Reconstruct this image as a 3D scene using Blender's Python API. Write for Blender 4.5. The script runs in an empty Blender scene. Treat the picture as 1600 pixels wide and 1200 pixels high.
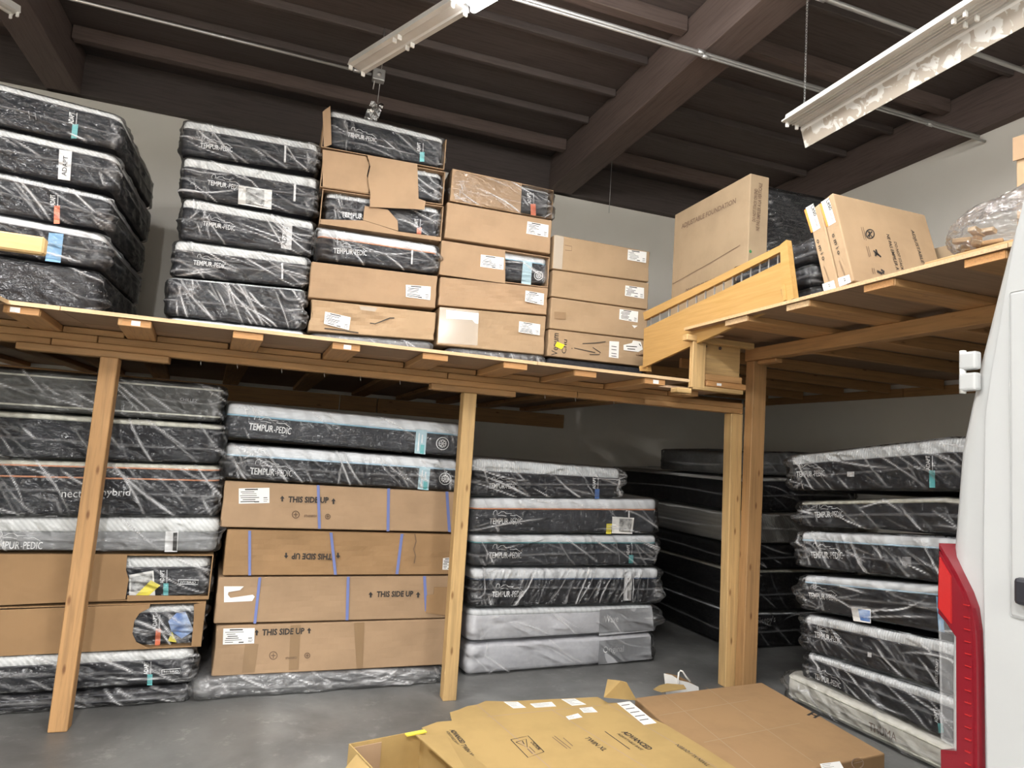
import bpy, bmesh, math, random
import numpy as np
from mathutils import Vector, Matrix

# ------------------------------------------------------------------ camera, light, exposure
SC = bpy.context.scene
COL = SC.collection
F_PX = 1060.0
CAM_H = 1.6
_v1 = np.array([3100., 320., F_PX]); _v2 = np.array([-370., 80., F_PX])
_X = _v1 / np.linalg.norm(_v1)
_Y = _v2 - _X * (_v2 @ _X); _Y /= np.linalg.norm(_Y)
_Z = np.cross(_X, _Y)
ROT = np.array([_X, _Y, _Z])            # world from camera (x right, y down, z forward)
CAM = np.array([0., 0., CAM_H])
cd = bpy.data.cameras.new('camera'); cam = bpy.data.objects.new('camera', cd); COL.objects.link(cam)
cd.sensor_fit = 'HORIZONTAL'; cd.sensor_width = 36.0; cd.lens = 36.0 * F_PX / 1600.0
cd.clip_start = 0.05
m3 = Matrix([[float(ROT[i, 0]), float(-ROT[i, 1]), float(-ROT[i, 2])] for i in range(3)])
cam.matrix_world = Matrix.Translation(Vector(CAM)) @ m3.to_4x4()
SC.camera = cam

W = bpy.data.worlds.new('world'); SC.world = W; W.use_nodes = True
bg = W.node_tree.nodes['Background']
bg.inputs[0].default_value = (0.90, 0.95, 1.0, 1); bg.inputs[1].default_value = 0.5
vs = SC.view_settings
vs.view_transform = 'Standard'; vs.look = 'None'; vs.gamma = 1.0; vs.use_curve_mapping = False
vs.exposure = 0.38
LAMP_W = 40.0                            # watts sent down by one lit strip lamp
FILL_W = 170.0                           # watts of each unseen lamp added behind the viewer as fill
TUBE_E = 105.0                           # glow of the bare tubes, which light walls and roof as well

# ------------------------------------------------------------------ pixel -> place
def ray(px, py):
    return ROT @ np.array([px - 800., py - 600., F_PX])
def onz(px, py, z):
    d = ray(px, py); return CAM + d * (z - CAM_H) / d[2]
def ony(px, py, y):
    d = ray(px, py); return CAM + d * y / d[1]
def onx(px, py, x):
    d = ray(px, py); return CAM + d * x / d[0]

class Frame:
    """a face of a thing in the room: origin, along, up, into"""
    def __init__(s, o, eu, ev=(0, 0, 1)):
        s.o = np.array(o, float); s.u = np.array(eu, float); s.u /= np.linalg.norm(s.u)
        s.v = np.array(ev, float); s.v -= s.u * (s.v @ s.u); s.v /= np.linalg.norm(s.v)
        s.n = np.cross(s.v, s.u)        # into the thing, away from the viewer
    def uv(s, p):
        d = ray(*p); k = ((s.o - CAM) @ s.n) / (d @ s.n)
        q = CAM + d * k - s.o
        return np.array([q @ s.u, q @ s.v])
    def at(s, u, v, n=0.):
        return s.o + s.u * u + s.v * v + s.n * n
    def shift(s, n):
        return Frame(s.o + s.n * n, s.u, s.v)
    def mat(s, u, v, n=0.):
        p = s.at(u, v, n)
        return Matrix([[s.u[i], s.n[i], s.v[i], p[i]] for i in range(3)] + [[0, 0, 0, 1]])
def upright(x, y, deg):
    a = math.radians(deg)
    return Frame((x, y, 0), (math.cos(a), math.sin(a), 0))

# ------------------------------------------------------------------ materials
MATS = {}
def _nt(name):
    m = bpy.data.materials.new(name); m.use_nodes = True
    nt = m.node_tree
    MATS[name] = m
    return m, nt, nt.nodes['Principled BSDF']
def nd(nt, t, **kw):
    n = nt.nodes.new(t)
    for k, v in kw.items(): setattr(n, k, v)
    return n
def ramp(nt, src, stops):
    r = nd(nt, 'ShaderNodeValToRGB')
    while len(r.color_ramp.elements) < len(stops): r.color_ramp.elements.new(0.5)
    for e, (p, c) in zip(r.color_ramp.elements, stops):
        e.position = p; e.color = (*c, 1) if len(c) == 3 else c
    nt.links.new(src, r.inputs[0]); return r.outputs[0]
def coords(nt, scale=(1, 1, 1), rot=(0, 0, 0), kind='Object'):
    tc = nd(nt, 'ShaderNodeTexCoord'); mp = nd(nt, 'ShaderNodeMapping')
    mp.inputs['Scale'].default_value = scale; mp.inputs['Rotation'].default_value = rot
    nt.links.new(tc.outputs[kind], mp.inputs[0]); return mp.outputs[0]
def noise(nt, vec, scale, detail=3, rough=0.55, typ=None, dist=0.0):
    n = nd(nt, 'ShaderNodeTexNoise')
    if typ: n.noise_type = typ
    n.inputs['Scale'].default_value = scale; n.inputs['Detail'].default_value = detail
    n.inputs['Roughness'].default_value = rough; n.inputs['Distortion'].default_value = dist
    nt.links.new(vec, n.inputs['Vector']); return n.outputs[0]
def bump(nt, b, h, strength, distance=0.01):
    n = nd(nt, 'ShaderNodeBump'); n.inputs['Strength'].default_value = strength
    n.inputs['Distance'].default_value = distance
    nt.links.new(h, n.inputs['Height']); nt.links.new(n.outputs[0], b.inputs['Normal']); return n
def vary(nt, col, amount):
    """small brightness differences between one piece and the next"""
    oi = nd(nt, 'ShaderNodeObjectInfo'); mr = nd(nt, 'ShaderNodeMapRange')
    mr.inputs[3].default_value = 1 - amount; mr.inputs[4].default_value = 1 + amount
    nt.links.new(oi.outputs['Random'], mr.inputs[0])
    h = nd(nt, 'ShaderNodeHueSaturation'); nt.links.new(mr.outputs[0], h.inputs['Value'])
    nt.links.new(col, h.inputs['Color']); return h.outputs[0]
def plain(name, c, rough=0.6, metal=0.0, c2=None, scale=8, bs=0.0, bscale=60, spec=None, emit=None):
    m, nt, b = _nt(name)
    b.inputs['Base Color'].default_value = (*c, 1); b.inputs['Roughness'].default_value = rough
    b.inputs['Metallic'].default_value = metal
    if spec is not None: b.inputs['Specular IOR Level'].default_value = spec
    v = None
    if c2 is not None:
        v = coords(nt)
        nt.links.new(ramp(nt, noise(nt, v, scale), [(0.35, c), (0.68, c2)]), b.inputs['Base Color'])
    if bs:
        v = v or coords(nt)
        bump(nt, b, noise(nt, v, bscale, 2), bs)
    if emit:
        b.inputs['Emission Color'].default_value = (*emit[0], 1); b.inputs['Emission Strength'].default_value = emit[1]
    return m

def wood(name, c1, c2, knots=True, vamt=0.14, rough=0.65, gscale=1.0):
    m, nt, b = _nt(name)
    v = coords(nt, (1.2 * gscale, 22 * gscale, 22 * gscale))
    g = noise(nt, v, 2.2, 4, 0.6, dist=0.6)
    col = ramp(nt, g, [(0.30, c2), (0.52, c1), (0.75, tuple(min(1, x * 1.12) for x in c1))])
    if knots:
        vk = coords(nt, (3.0, 9, 9)); vo = nd(nt, 'ShaderNodeTexVoronoi'); vo.inputs['Scale'].default_value = 1.3
        nt.links.new(vk, vo.inputs['Vector'])
        k = ramp(nt, vo.outputs['Distance'], [(0.05, (0.32, 0.20, 0.11)), (0.13, (1, 1, 1))])
        mx = nd(nt, 'ShaderNodeMix', data_type='RGBA', blend_type='MULTIPLY'); mx.inputs[0].default_value = 0.8
        nt.links.new(col, mx.inputs[6]); nt.links.new(k, mx.inputs[7]); col = mx.outputs[2]
    nt.links.new(vary(nt, col, vamt), b.inputs['Base Color'])
    b.inputs['Roughness'].default_value = rough; bump(nt, b, g, 0.15, 0.004)
    return m

wood('fir', (0.430, 0.240, 0.098), (0.318, 0.178, 0.073))
wood('pine', (0.500, 0.325, 0.140), (0.390, 0.254, 0.109))
wood('end_grain', (0.500, 0.255, 0.095), (0.360, 0.184, 0.068), knots=False, gscale=3)
wood('plywood', (0.300, 0.195, 0.118), (0.225, 0.146, 0.088), knots=False)
wood('ply_edge', (0.500, 0.345, 0.190), (0.360, 0.248, 0.137), knots=False, gscale=2)
wood('roof_wood', (0.080, 0.063, 0.057), (0.056, 0.043, 0.039), knots=False, rough=0.75)
wood('roof_beam', (0.115, 0.082, 0.070), (0.078, 0.055, 0.047), knots=False, rough=0.75)
wood('headboard_wood', (0.460, 0.275, 0.095), (0.410, 0.238, 0.070), knots=False, rough=0.38, vamt=0.05)

# concrete
m, nt, b = _nt('concrete')
v = coords(nt)
c = ramp(nt, noise(nt, v, 1.1, 6, 0.62, dist=0.4), [(0.32, (0.105, 0.105, 0.102)), (0.50, (0.165, 0.165, 0.160)), (0.72, (0.26, 0.26, 0.25))])
sp = ramp(nt, noise(nt, v, 9, 5, 0.7), [(0.58, (1, 1, 1)), (0.72, (1.7, 1.7, 1.65))])
mx = nd(nt, 'ShaderNodeMix', data_type='RGBA', blend_type='MULTIPLY'); mx.inputs[0].default_value = 0.7
nt.links.new(c, mx.inputs[6]); nt.links.new(sp, mx.inputs[7]); nt.links.new(mx.outputs[2], b.inputs['Base Color'])
rr = ramp(nt, noise(nt, v, 3, 4), [(0.3, (0.32,) * 3), (0.7, (0.55,) * 3)]); nt.links.new(rr, b.inputs['Roughness'])
bump(nt, b, noise(nt, v, 40, 4), 0.12, 0.004)

plain('wall_paint', (0.78, 0.75, 0.68), 0.85, c2=(0.82, 0.79, 0.72), scale=1.5, bs=0.05, bscale=90)
plain('white_metal', (0.64, 0.64, 0.62), 0.4, c2=(0.57, 0.565, 0.53), scale=5)
m, nt, b = _nt('mottled_metal')
nt.links.new(ramp(nt, noise(nt, coords(nt, (1, 0.45, 1)), 13, 3, 0.5, dist=1.2), [(0.50, (0.33, 0.29, 0.24)), (0.55, (0.52, 0.51, 0.48))]), b.inputs['Base Color'])
b.inputs['Roughness'].default_value = 0.45
plain('galvanised', (0.50, 0.50, 0.49), 0.38, 0.7)
plain('socket_white', (0.82, 0.82, 0.79), 0.5)
plain('lit_tube', (1, 1, 1), 0.4, emit=((1.0, 0.99, 0.975), TUBE_E))
plain('foil', (0.75, 0.75, 0.75), 0.22, 1.0, bs=1.0, bscale=40)

def card(name, c, c2):
    m, nt, b = _nt(name)
    v = coords(nt)
    col = ramp(nt, noise(nt, v, 3.2, 4, 0.6), [(0.3, c2), (0.6, c)])
    fl = noise(nt, coords(nt, (130, 130, 1.5)), 1.0, 1)
    nt.links.new(vary(nt, col, 0.07), b.inputs['Base Color']); b.inputs['Roughness'].default_value = 0.78
    b.inputs['Specular IOR Level'].default_value = 0.25
    wr = noise(nt, coords(nt, (1, 1, 1.6)), 4.5, 3, 0.5, 'RIDGED_MULTIFRACTAL', 0.8)
    b1 = nd(nt, 'ShaderNodeBump'); b1.inputs['Strength'].default_value = 0.16; b1.inputs['Distance'].default_value = 0.012
    nt.links.new(wr, b1.inputs['Height'])
    b2 = bump(nt, b, fl, 0.04, 0.003); nt.links.new(b1.outputs[0], b2.inputs['Normal'])
card('cardboard', (0.375, 0.252, 0.152), (0.315, 0.212, 0.128))
card('cardboard_light', (0.395, 0.275, 0.165), (0.336, 0.234, 0.140))
card('cardboard_yellow', (0.400, 0.272, 0.108), (0.332, 0.226, 0.090))
card('cardboard_grey', (0.325, 0.240, 0.152), (0.276, 0.204, 0.129))
card('cardboard_brown', (0.335, 0.205, 0.102), (0.275, 0.168, 0.084))
plain('card_tape', (0.27, 0.175, 0.095), 0.3)
m, nt, b = _nt('clear_tape')
b.inputs['Base Color'].default_value = (0.75, 0.68, 0.58, 1); b.inputs['Roughness'].default_value = 0.12; b.inputs['Alpha'].default_value = 0.35
plain('ink', (0.025, 0.022, 0.02), 0.7)
plain('ink_faded', (0.15, 0.095, 0.06), 0.8)
plain('paper', (0.80, 0.79, 0.76), 0.6)
plain('paper_grey', (0.45, 0.45, 0.46), 0.6, c2=(0.72, 0.72, 0.72), scale=25)
plain('photo_print', (0.10, 0.10, 0.10), 0.4, c2=(0.70, 0.70, 0.68), scale=22)
plain('photo_blue', (0.09, 0.20, 0.50), 0.4, c2=(0.55, 0.65, 0.78), scale=9)
plain('yellow_sticker', (0.90, 0.80, 0.02), 0.5)
plain('yellow_card', (0.78, 0.68, 0.08), 0.5)
plain('orange_band', (0.80, 0.27, 0.06), 0.5)
plain('strap_blue', (0.15, 0.19, 0.42), 0.4)
plain('green_dot', (0.03, 0.16, 0.05), 0.5)

def fabric(name, c, c2, rough=0.9, scale=350, bs=0.25):
    m, nt, b = _nt(name)
    v = coords(nt)
    nt.links.new(ramp(nt, noise(nt, v, 30, 3), [(0.35, c), (0.7, c2)]), b.inputs['Base Color'])
    b.inputs['Roughness'].default_value = rough; b.inputs['Specular IOR Level'].default_value = 0.2
    bump(nt, b, noise(nt, v, scale, 1), bs, 0.003)
fabric('knit_dark', (0.014, 0.015, 0.019), (0.026, 0.028, 0.034))
fabric('knit_slate', (0.038, 0.041, 0.047), (0.055, 0.058, 0.066))
fabric('knit_black', (0.020, 0.020, 0.023), (0.034, 0.034, 0.038))
fabric('knit_grey', (0.15, 0.152, 0.155), (0.20, 0.203, 0.205))
fabric('knit_midgrey', (0.25, 0.255, 0.26), (0.31, 0.315, 0.32))
fabric('knit_charcoal', (0.075, 0.075, 0.072), (0.105, 0.105, 0.10))
fabric('sleeve_white', (0.62, 0.62, 0.65), (0.70, 0.70, 0.72), 0.45)
fabric('sleeve_grey', (0.38, 0.385, 0.40), (0.43, 0.435, 0.45), 0.45)
fabric('ivory', (0.60, 0.58, 0.52), (0.68, 0.66, 0.60))
def quilt(name, c, freq, ang, depth=0.5):
    m, nt, b = _nt(name)
    v = coords(nt, (1, 1, 1), (0, ang, 0))
    w = nd(nt, 'ShaderNodeTexWave'); w.bands_direction = 'X'; w.inputs['Scale'].default_value = freq
    w.inputs['Distortion'].default_value = 0.4
    nt.links.new(v, w.inputs['Vector'])
    nt.links.new(ramp(nt, w.outputs[1], [(0.1, tuple(x * 0.88 for x in c)), (0.5, c)]), b.inputs['Base Color'])
    b.inputs['Roughness'].default_value = 0.85; bump(nt, b, w.outputs[1], depth, 0.004)
quilt('quilt_diag', (0.74, 0.75, 0.74), 14, 0.7)
quilt('quilt_rib', (0.72, 0.74, 0.75), 18, 0.0)
quilt('quilt_wide', (0.76, 0.78, 0.79), 7, 0.25, 0.25)
quilt('quilt_smooth', (0.78, 0.80, 0.82), 3.0, 0.5, 0.12)
quilt('quilt_grey', (0.62, 0.61, 0.58), 16, 0.5)
quilt('quilt_cream', (0.66, 0.65, 0.56), 5, 0.2, 0.15)
plain('pipe_blue', (0.30, 0.52, 0.66), 0.6)
plain('pipe_lightblue', (0.45, 0.62, 0.75), 0.6)
plain('pipe_navy', (0.05, 0.09, 0.17), 0.6)
plain('pipe_orange', (0.62, 0.25, 0.12), 0.6)
plain('pipe_dark', (0.05, 0.05, 0.06), 0.6)
plain('pipe_teal', (0.10, 0.28, 0.30), 0.6)
plain('logo_white', (0.80, 0.80, 0.80), 0.6)
plain('logo_grey', (0.40, 0.40, 0.41), 0.6)
plain('logo_dim', (0.24, 0.24, 0.25), 0.6)
plain('tag_teal', (0.13, 0.47, 0.48), 0.5)
plain('tag_orange', (0.80, 0.20, 0.09), 0.5)
plain('tag_blue', (0.17, 0.37, 0.58), 0.5)
plain('tag_paleblue', (0.42, 0.58, 0.64), 0.5)
plain('tag_navy', (0.08, 0.17, 0.42), 0.5)
plain('tag_white', (0.70, 0.70, 0.70), 0.5)

def film(name, haze, tint, base=0.05, ang=0.6, strength=0.8):
    """clear polythene: lets most light through, mirrors lamps in its creases, slightly milky"""
    m = bpy.data.materials.new(name); m.use_nodes = True; nt = m.node_tree; nt.nodes.clear(); MATS[name] = m
    out = nd(nt, 'ShaderNodeOutputMaterial')
    tr = nd(nt, 'ShaderNodeBsdfTransparent'); tr.inputs[0].default_value = (*tint, 1)
    gl = nd(nt, 'ShaderNodeBsdfGlossy'); gl.inputs['Roughness'].default_value = 0.24
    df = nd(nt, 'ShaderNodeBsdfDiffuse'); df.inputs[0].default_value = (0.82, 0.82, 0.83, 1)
    r1 = noise(nt, coords(nt, (2.2, 2.2, 12), (0, ang, 0)), 2.6, 3, 0.55, 'RIDGED_MULTIFRACTAL', 0.5)
    r2 = noise(nt, coords(nt), 17, 3, 0.6, None, 0.8)
    ad = nd(nt, 'ShaderNodeMath', operation='MULTIPLY_ADD'); ad.inputs[1].default_value = 0.55
    nt.links.new(r1, ad.inputs[0]); nt.links.new(r2, ad.inputs[2])
    bp = nd(nt, 'ShaderNodeBump'); bp.inputs['Strength'].default_value = strength; bp.inputs['Distance'].default_value = 0.03
    nt.links.new(ad.outputs[0], bp.inputs['Height'])
    nt.links.new(bp.outputs[0], gl.inputs['Normal'])
    lw = nd(nt, 'ShaderNodeLayerWeight'); lw.inputs[0].default_value = 0.30
    mr = nd(nt, 'ShaderNodeMapRange'); mr.inputs[3].default_value = base; mr.inputs[4].default_value = 0.9
    nt.links.new(lw.outputs['Fresnel'], mr.inputs[0])
    m1 = nd(nt, 'ShaderNodeMixShader')
    at = nd(nt, 'ShaderNodeAttribute', attribute_name='fold_glint'); fm = nd(nt, 'ShaderNodeMath', operation='ADD', use_clamp=True); fm.inputs[1].default_value = haze  # white crease streaks painted into the film like lamp glints
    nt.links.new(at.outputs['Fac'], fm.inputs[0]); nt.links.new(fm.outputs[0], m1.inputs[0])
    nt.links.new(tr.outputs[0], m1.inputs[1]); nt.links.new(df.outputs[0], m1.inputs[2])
    m2 = nd(nt, 'ShaderNodeMixShader')
    nt.links.new(mr.outputs[0], m2.inputs[0]); nt.links.new(m1.outputs[0], m2.inputs[1]); nt.links.new(gl.outputs[0], m2.inputs[2])
    nt.links.new(m2.outputs[0], out.inputs[0])
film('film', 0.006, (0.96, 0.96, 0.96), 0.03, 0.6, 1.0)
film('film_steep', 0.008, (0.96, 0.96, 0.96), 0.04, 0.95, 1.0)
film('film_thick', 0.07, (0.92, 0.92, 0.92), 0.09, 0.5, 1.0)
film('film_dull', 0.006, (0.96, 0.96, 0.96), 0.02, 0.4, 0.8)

plain('van_paint', (0.40, 0.405, 0.40), 0.3, c2=(0.415, 0.42, 0.415), scale=2)
plain('van_seal', (0.25, 0.25, 0.25), 0.6)
plain('van_black', (0.02, 0.02, 0.025), 0.35)
plain('rubber', (0.02, 0.02, 0.02), 0.8)
m, nt, b = _nt('lamp_red')
b.inputs['Base Color'].default_value = (0.16, 0.008, 0.014, 1); b.inputs['Roughness'].default_value = 0.15; b.inputs['Coat Weight'].default_value = 0.3
m, nt, b = _nt('lamp_bright_red')
b.inputs['Base Color'].default_value = (0.36, 0.018, 0.018, 1); b.inputs['Roughness'].default_value = 0.15; b.inputs['Coat Weight'].default_value = 0.3
m, nt, b = _nt('lamp_clear')
b.inputs['Base Color'].default_value = (0.92, 0.92, 0.92, 1); b.inputs['Roughness'].default_value = 0.05
b.inputs['Alpha'].default_value = 0.10; b.inputs['Metallic'].default_value = 0.3

# ------------------------------------------------------------------ builders
def link(name, me, mat, parent=None, smooth=False):
    o = bpy.data.objects.new(name, me); COL.objects.link(o)
    if mat is not None and not me.materials: me.materials.append(MATS[mat])
    if smooth: me.polygons.foreach_set('use_smooth', [True] * len(me.polygons))
    if parent is not None: o.parent = parent
    return o
def pyd(name, verts, faces, mat, parent=None, smooth=False):
    me = bpy.data.meshes.new(name); me.from_pydata([tuple(map(float, v)) for v in verts], [], faces); me.update()
    return link(name, me, mat, parent, smooth)
def tag(o, label, cat, group=None):
    o['label'] = label; o['category'] = cat
    if group: o['group'] = group
    return o
def empty(name, label=None, cat=None, group=None, mat=None):
    o = bpy.data.objects.new(name, None); COL.objects.link(o); o.empty_display_size = 0.1
    if mat is not None: o.matrix_world = mat
    if label: tag(o, label, cat, group)
    return o
def struct(o): o['kind'] = 'structure'; return o

BOXF = [(0, 3, 2, 1), (4, 5, 6, 7), (0, 1, 5, 4), (1, 2, 6, 5), (2, 3, 7, 6), (3, 0, 4, 7)]
def box_geo(a, b):
    (x0, y0, z0), (x1, y1, z1) = a, b
    return [(x0, y0, z0), (x1, y0, z0), (x1, y1, z0), (x0, y1, z0), (x0, y0, z1), (x1, y0, z1), (x1, y1, z1), (x0, y1, z1)], list(BOXF)
def box(name, a, b, mat, parent=None, bevel=0.0):
    c = [(p + q) / 2 for p, q in zip(a, b)]; h = [abs(q - p) / 2 for p, q in zip(a, b)]
    v, f = box_geo([-x for x in h], h)
    o = pyd(name, v, f, mat, parent); o.location = c
    if bevel: bev(o, bevel)
    return o
def bev(o, w, seg=2):
    bm = bmesh.new(); bm.from_mesh(o.data)
    bmesh.ops.bevel(bm, geom=bm.edges[:], offset=w, segments=seg, affect='EDGES', profile=0.5)
    bm.to_mesh(o.data); bm.free(); o.data.update()
_lum = {}
def lumber(name, p0, p1, w, h, mat, parent=None, up=(0, 0, 1), bevel=0.004):
    """a sawn timber from p0 to p1 (centre line), w across, h along 'up'; grain runs along local x"""
    p0 = Vector(p0); p1 = Vector(p1); L = (p1 - p0).length
    key = (round(L, 4), round(w, 4), round(h, 4), mat)
    if key not in _lum:
        v, f = box_geo((-L / 2, -w / 2, -h / 2), (L / 2, w / 2, h / 2))
        me = bpy.data.meshes.new(name); me.from_pydata(v, [], f)
        bm = bmesh.new(); bm.from_mesh(me); bmesh.ops.bevel(bm, geom=bm.edges[:], offset=min(bevel, w / 4, h / 4), segments=1, affect='EDGES'); bm.to_mesh(me); bm.free()
        me.materials.append(MATS[mat]); _lum[key] = me
    o = bpy.data.objects.new(name, _lum[key]); COL.objects.link(o)
    x = (p1 - p0).normalized(); z = Vector(up); z = (z - x * z.dot(x)).normalized(); y = z.cross(x)
    M = Matrix([[x[i], y[i], z[i], ((p0 + p1) / 2)[i]] for i in range(3)] + [[0, 0, 0, 1]])
    if parent is not None: o.parent = parent
    o.matrix_local = M
    return o
def tube_geo(pts, r, n=6, close=False):
    pts = [Vector(p) for p in pts]; V = []; Fc = []
    for i, p in enumerate(pts):
        a = pts[max(0, i - 1)]; b_ = pts[min(len(pts) - 1, i + 1)]
        if close: a = pts[i - 1]; b_ = pts[(i + 1) % len(pts)]
        t = (b_ - a).normalized(); k = Vector((0, 0, 1)) if abs(t.z) < 0.9 else Vector((1, 0, 0))
        s = t.cross(k).normalized(); q = s.cross(t)
        for j in range(n):
            an = 2 * math.pi * j / n; V.append(p + s * math.cos(an) * r + q * math.sin(an) * r)
    m_ = len(pts) if close else len(pts) - 1
    for i in range(m_):
        i2 = (i + 1) % len(pts)
        for j in range(n):
            Fc.append((i * n + j, i * n + (j + 1) % n, i2 * n + (j + 1) % n, i2 * n + j))
    if not close:
        Fc.append(tuple(range(n - 1, -1, -1))); Fc.append(tuple((len(pts) - 1) * n + j for j in range(n)))
    return V, Fc
def tube(name, pts, r, mat, parent=None, n=6, close=False):
    v, f = tube_geo(pts, r, n, close); return pyd(name, v, f, mat, parent, True)
def prism_geo(poly, y0, y1):
    """poly in (x,z), extruded along y"""
    n = len(poly); a = sum(poly[i][0] * poly[(i + 1) % n][1] - poly[(i + 1) % n][0] * poly[i][1] for i in range(n))
    if a < 0: poly = poly[::-1]
    V = [(x, y0, z) for x, z in poly] + [(x, y1, z) for x, z in poly]
    Fc = [tuple(range(n)), tuple(range(2 * n - 1, n - 1, -1))]
    Fc += [((i + 1) % n, i, n + i, n + (i + 1) % n) for i in range(n)]
    return V, Fc

# lettering ---------------------------------------------------------
_txt = {}
def text_geo(txt, bold=0.0):
    key = (txt, bold)
    if key not in _txt:
        cu = bpy.data.curves.new('lettering', 'FONT'); cu.body = txt; cu.offset = bold; cu.resolution_u = 2; cu.fill_mode = 'FRONT'
        ob = bpy.data.objects.new('lettering', cu)
        me = bpy.data.meshes.new_from_object(ob)
        V = np.array([v.co[:] for v in me.vertices]); Fc = [tuple(p.vertices) for p in me.polygons]
        bpy.data.objects.remove(ob); bpy.data.curves.remove(cu); bpy.data.meshes.remove(me)
        V = V - V.min(0); V = V / np.maximum(V.max(0), 1e-6)
        _txt[key] = (V, Fc)
    return _txt[key]
def ribbon_geo(pts, w):
    V = []; Fc = []
    P = [np.array(p, float) for p in pts]
    for i, p in enumerate(P):
        t = P[min(i + 1, len(P) - 1)] - P[max(i - 1, 0)]; t = t / (np.linalg.norm(t) + 1e-9); s = np.array([-t[1], t[0]]) * w / 2
        V += [p + s, p - s]
    for i in range(len(P) - 1): Fc.append((2 * i, 2 * i + 1, 2 * i + 3, 2 * i + 2))
    return V, Fc

class Thing:
    """a thing whose visible face lies in a frame; its parts are given on that face"""
    def __init__(s, root, fr, u0, v0, face=0.0):
        s.root = root; s.fr = fr; s.u0 = u0; s.v0 = v0; s.face = face
    def loc(s, p):
        u, v = s.fr.uv(p); return np.array([u - s.u0, v - s.v0])
    def poly(s, name, pts, mat, lift=0.002, thick=0.0015, parent=None):
        q = [tuple(s.loc(p)) for p in pts]
        y = s.face - lift
        v, f = prism_geo(q, y - thick, y)
        return pyd(name, v, f, mat, parent or s.root)
    def text(s, txt, p0, p1, ratio, mat='ink', bold=0.02, lift=0.002, name='lettering', parent=None):
        a = s.loc(p0); b_ = s.loc(p1); d = b_ - a; L = np.linalg.norm(d); e = d / L; n = np.array([-e[1], e[0]])
        V, Fc = text_geo(txt, bold); H = L * ratio
        vv = [a + e * x * L + n * y * H for x, y, _ in V]
        y = s.face - lift - 0.0006
        return pyd(name, [(q[0], y, q[1]) for q in vv], Fc, mat, parent or s.root)
    def strokes(s, name, lines, w, mat='ink', lift=0.0025, parent=None):
        V = []; Fc = []
        for ln in lines:
            v, f = ribbon_geo([s.loc(p) for p in ln], w); o = len(V)
            V += v; Fc += [tuple(i + o for i in q) for q in f]
        y = s.face - lift
        return pyd(name, [(q[0], y, q[1]) for q in V], Fc, mat, parent or s.root)
    def logo(s, p0, p1, ratio=0.165, mat='logo_white', lift=0.003):
        """bold and light capitals under the outline of a reclining sleeper"""
        a = s.loc(p0); b_ = s.loc(p1); d = b_ - a; L = np.linalg.norm(d); e = d / L; n = np.array([-e[1], e[0]]); H = L * ratio
        V = []; Fc = []
        for t, bo, x0, x1 in (('TEMPUR', 0.018, 0, 0.575), ('-PEDIC', 0.0, 0.59, 1.0)):
            tv, tf = text_geo(t, bo); o = len(V)
            V += [a + e * (x0 + x * (x1 - x0)) * L + n * y * H for x, y, _ in tv]; Fc += [tuple(i + o for i in q) for q in tf]
        for ln in ([(0.10, 1.55), (0.11, 2.0), (0.15, 2.3), (0.20, 2.25), (0.22, 1.9), (0.20, 1.6), (0.27, 1.75), (0.33, 2.05), (0.42, 2.1), (0.50, 1.75), (0.58, 1.8), (0.66, 1.75)],
                   [(0.62, 1.5), (0.72, 1.45), (0.82, 1.55), (0.95, 1.1)], [(0.24, 1.45), (0.36, 1.5), (0.50, 1.35)]):
            v, f = ribbon_geo([a + e * x * L + n * y * H for x, y in ln], L * 0.012); o = len(V)
            V += v; Fc += [tuple(i + o for i in q) for q in f]
        y = s.face - lift
        return pyd('logo', [(q[0], y, q[1]) for q in V], Fc, mat, s.root)
    def label(s, pts, seed=0, lift=0.002, name='shipping_label', mat='paper'):
        """a printed paper label: corners TL TR BR BL"""
        o = s.poly(name, pts, mat, lift, 0.0008)
        rnd = random.Random(seed); q = [s.loc(p) for p in pts]
        V = []; Fc = []
        def bl(a, b_): return (q[0] * (1 - a) + q[1] * a) * (1 - b_) + (q[3] * (1 - a) + q[2] * a) * b_
        def bar(a0, a1, b0, b1):
            k = len(V); V.extend([bl(a0, b0), bl(a1, b0), bl(a1, b1), bl(a0, b1)]); Fc.append((k + 3, k + 2, k + 1, k))
        bar(0.2, 0.62, 0.05, 0.13)
        for i in range(6):
            b0 = 0.22 + i * 0.125; a0 = 0.04 + rnd.random() * 0.1; a1 = a0 + 0.25 + rnd.random() * 0.35
            bar(a0, a1, b0, b0 + 0.03 + 0.03 * rnd.random())
        bar(0.80, 0.93, 0.62, 0.67); bar(0.5, 0.66, 0.86, 0.93); bar(0.80, 0.95, 0.76, 0.79); bar(0.80, 0.92, 0.86, 0.89)
        y = s.face - lift - 0.0014
        pyd('print', [(p[0], y, p[1]) for p in V], Fc, 'ink', o)
        return o
    def adapt(s, x_top, x_bot, y_top, y_mid, y_bot, col, word='ADAPT', wpx=7):
        """upright woven side tag: words above, coloured block below"""
        f = (y_mid - y_top) / max(1e-6, y_bot - y_top); xm = x_top + (x_bot - x_top) * f
        s.text(word, (xm - 1, y_mid), (x_top - 1, y_top), wpx * 0.75 / max(8, (y_mid - y_top)), 'logo_white', 0.02, 0.003, 'tag_lettering')
        s.strokes('tag_lettering', [[(xm + 3, y_mid), (x_top + 3, y_top)]], 0.006, 'logo_grey', 0.003)
        s.poly('side_tag', [(xm - wpx / 2 + 2, y_mid), (xm + wpx / 2 + 2, y_mid), (x_bot + wpx / 2 + 2, y_bot), (x_bot - wpx / 2 + 2, y_bot)], col, 0.0025, 0.0008)

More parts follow.
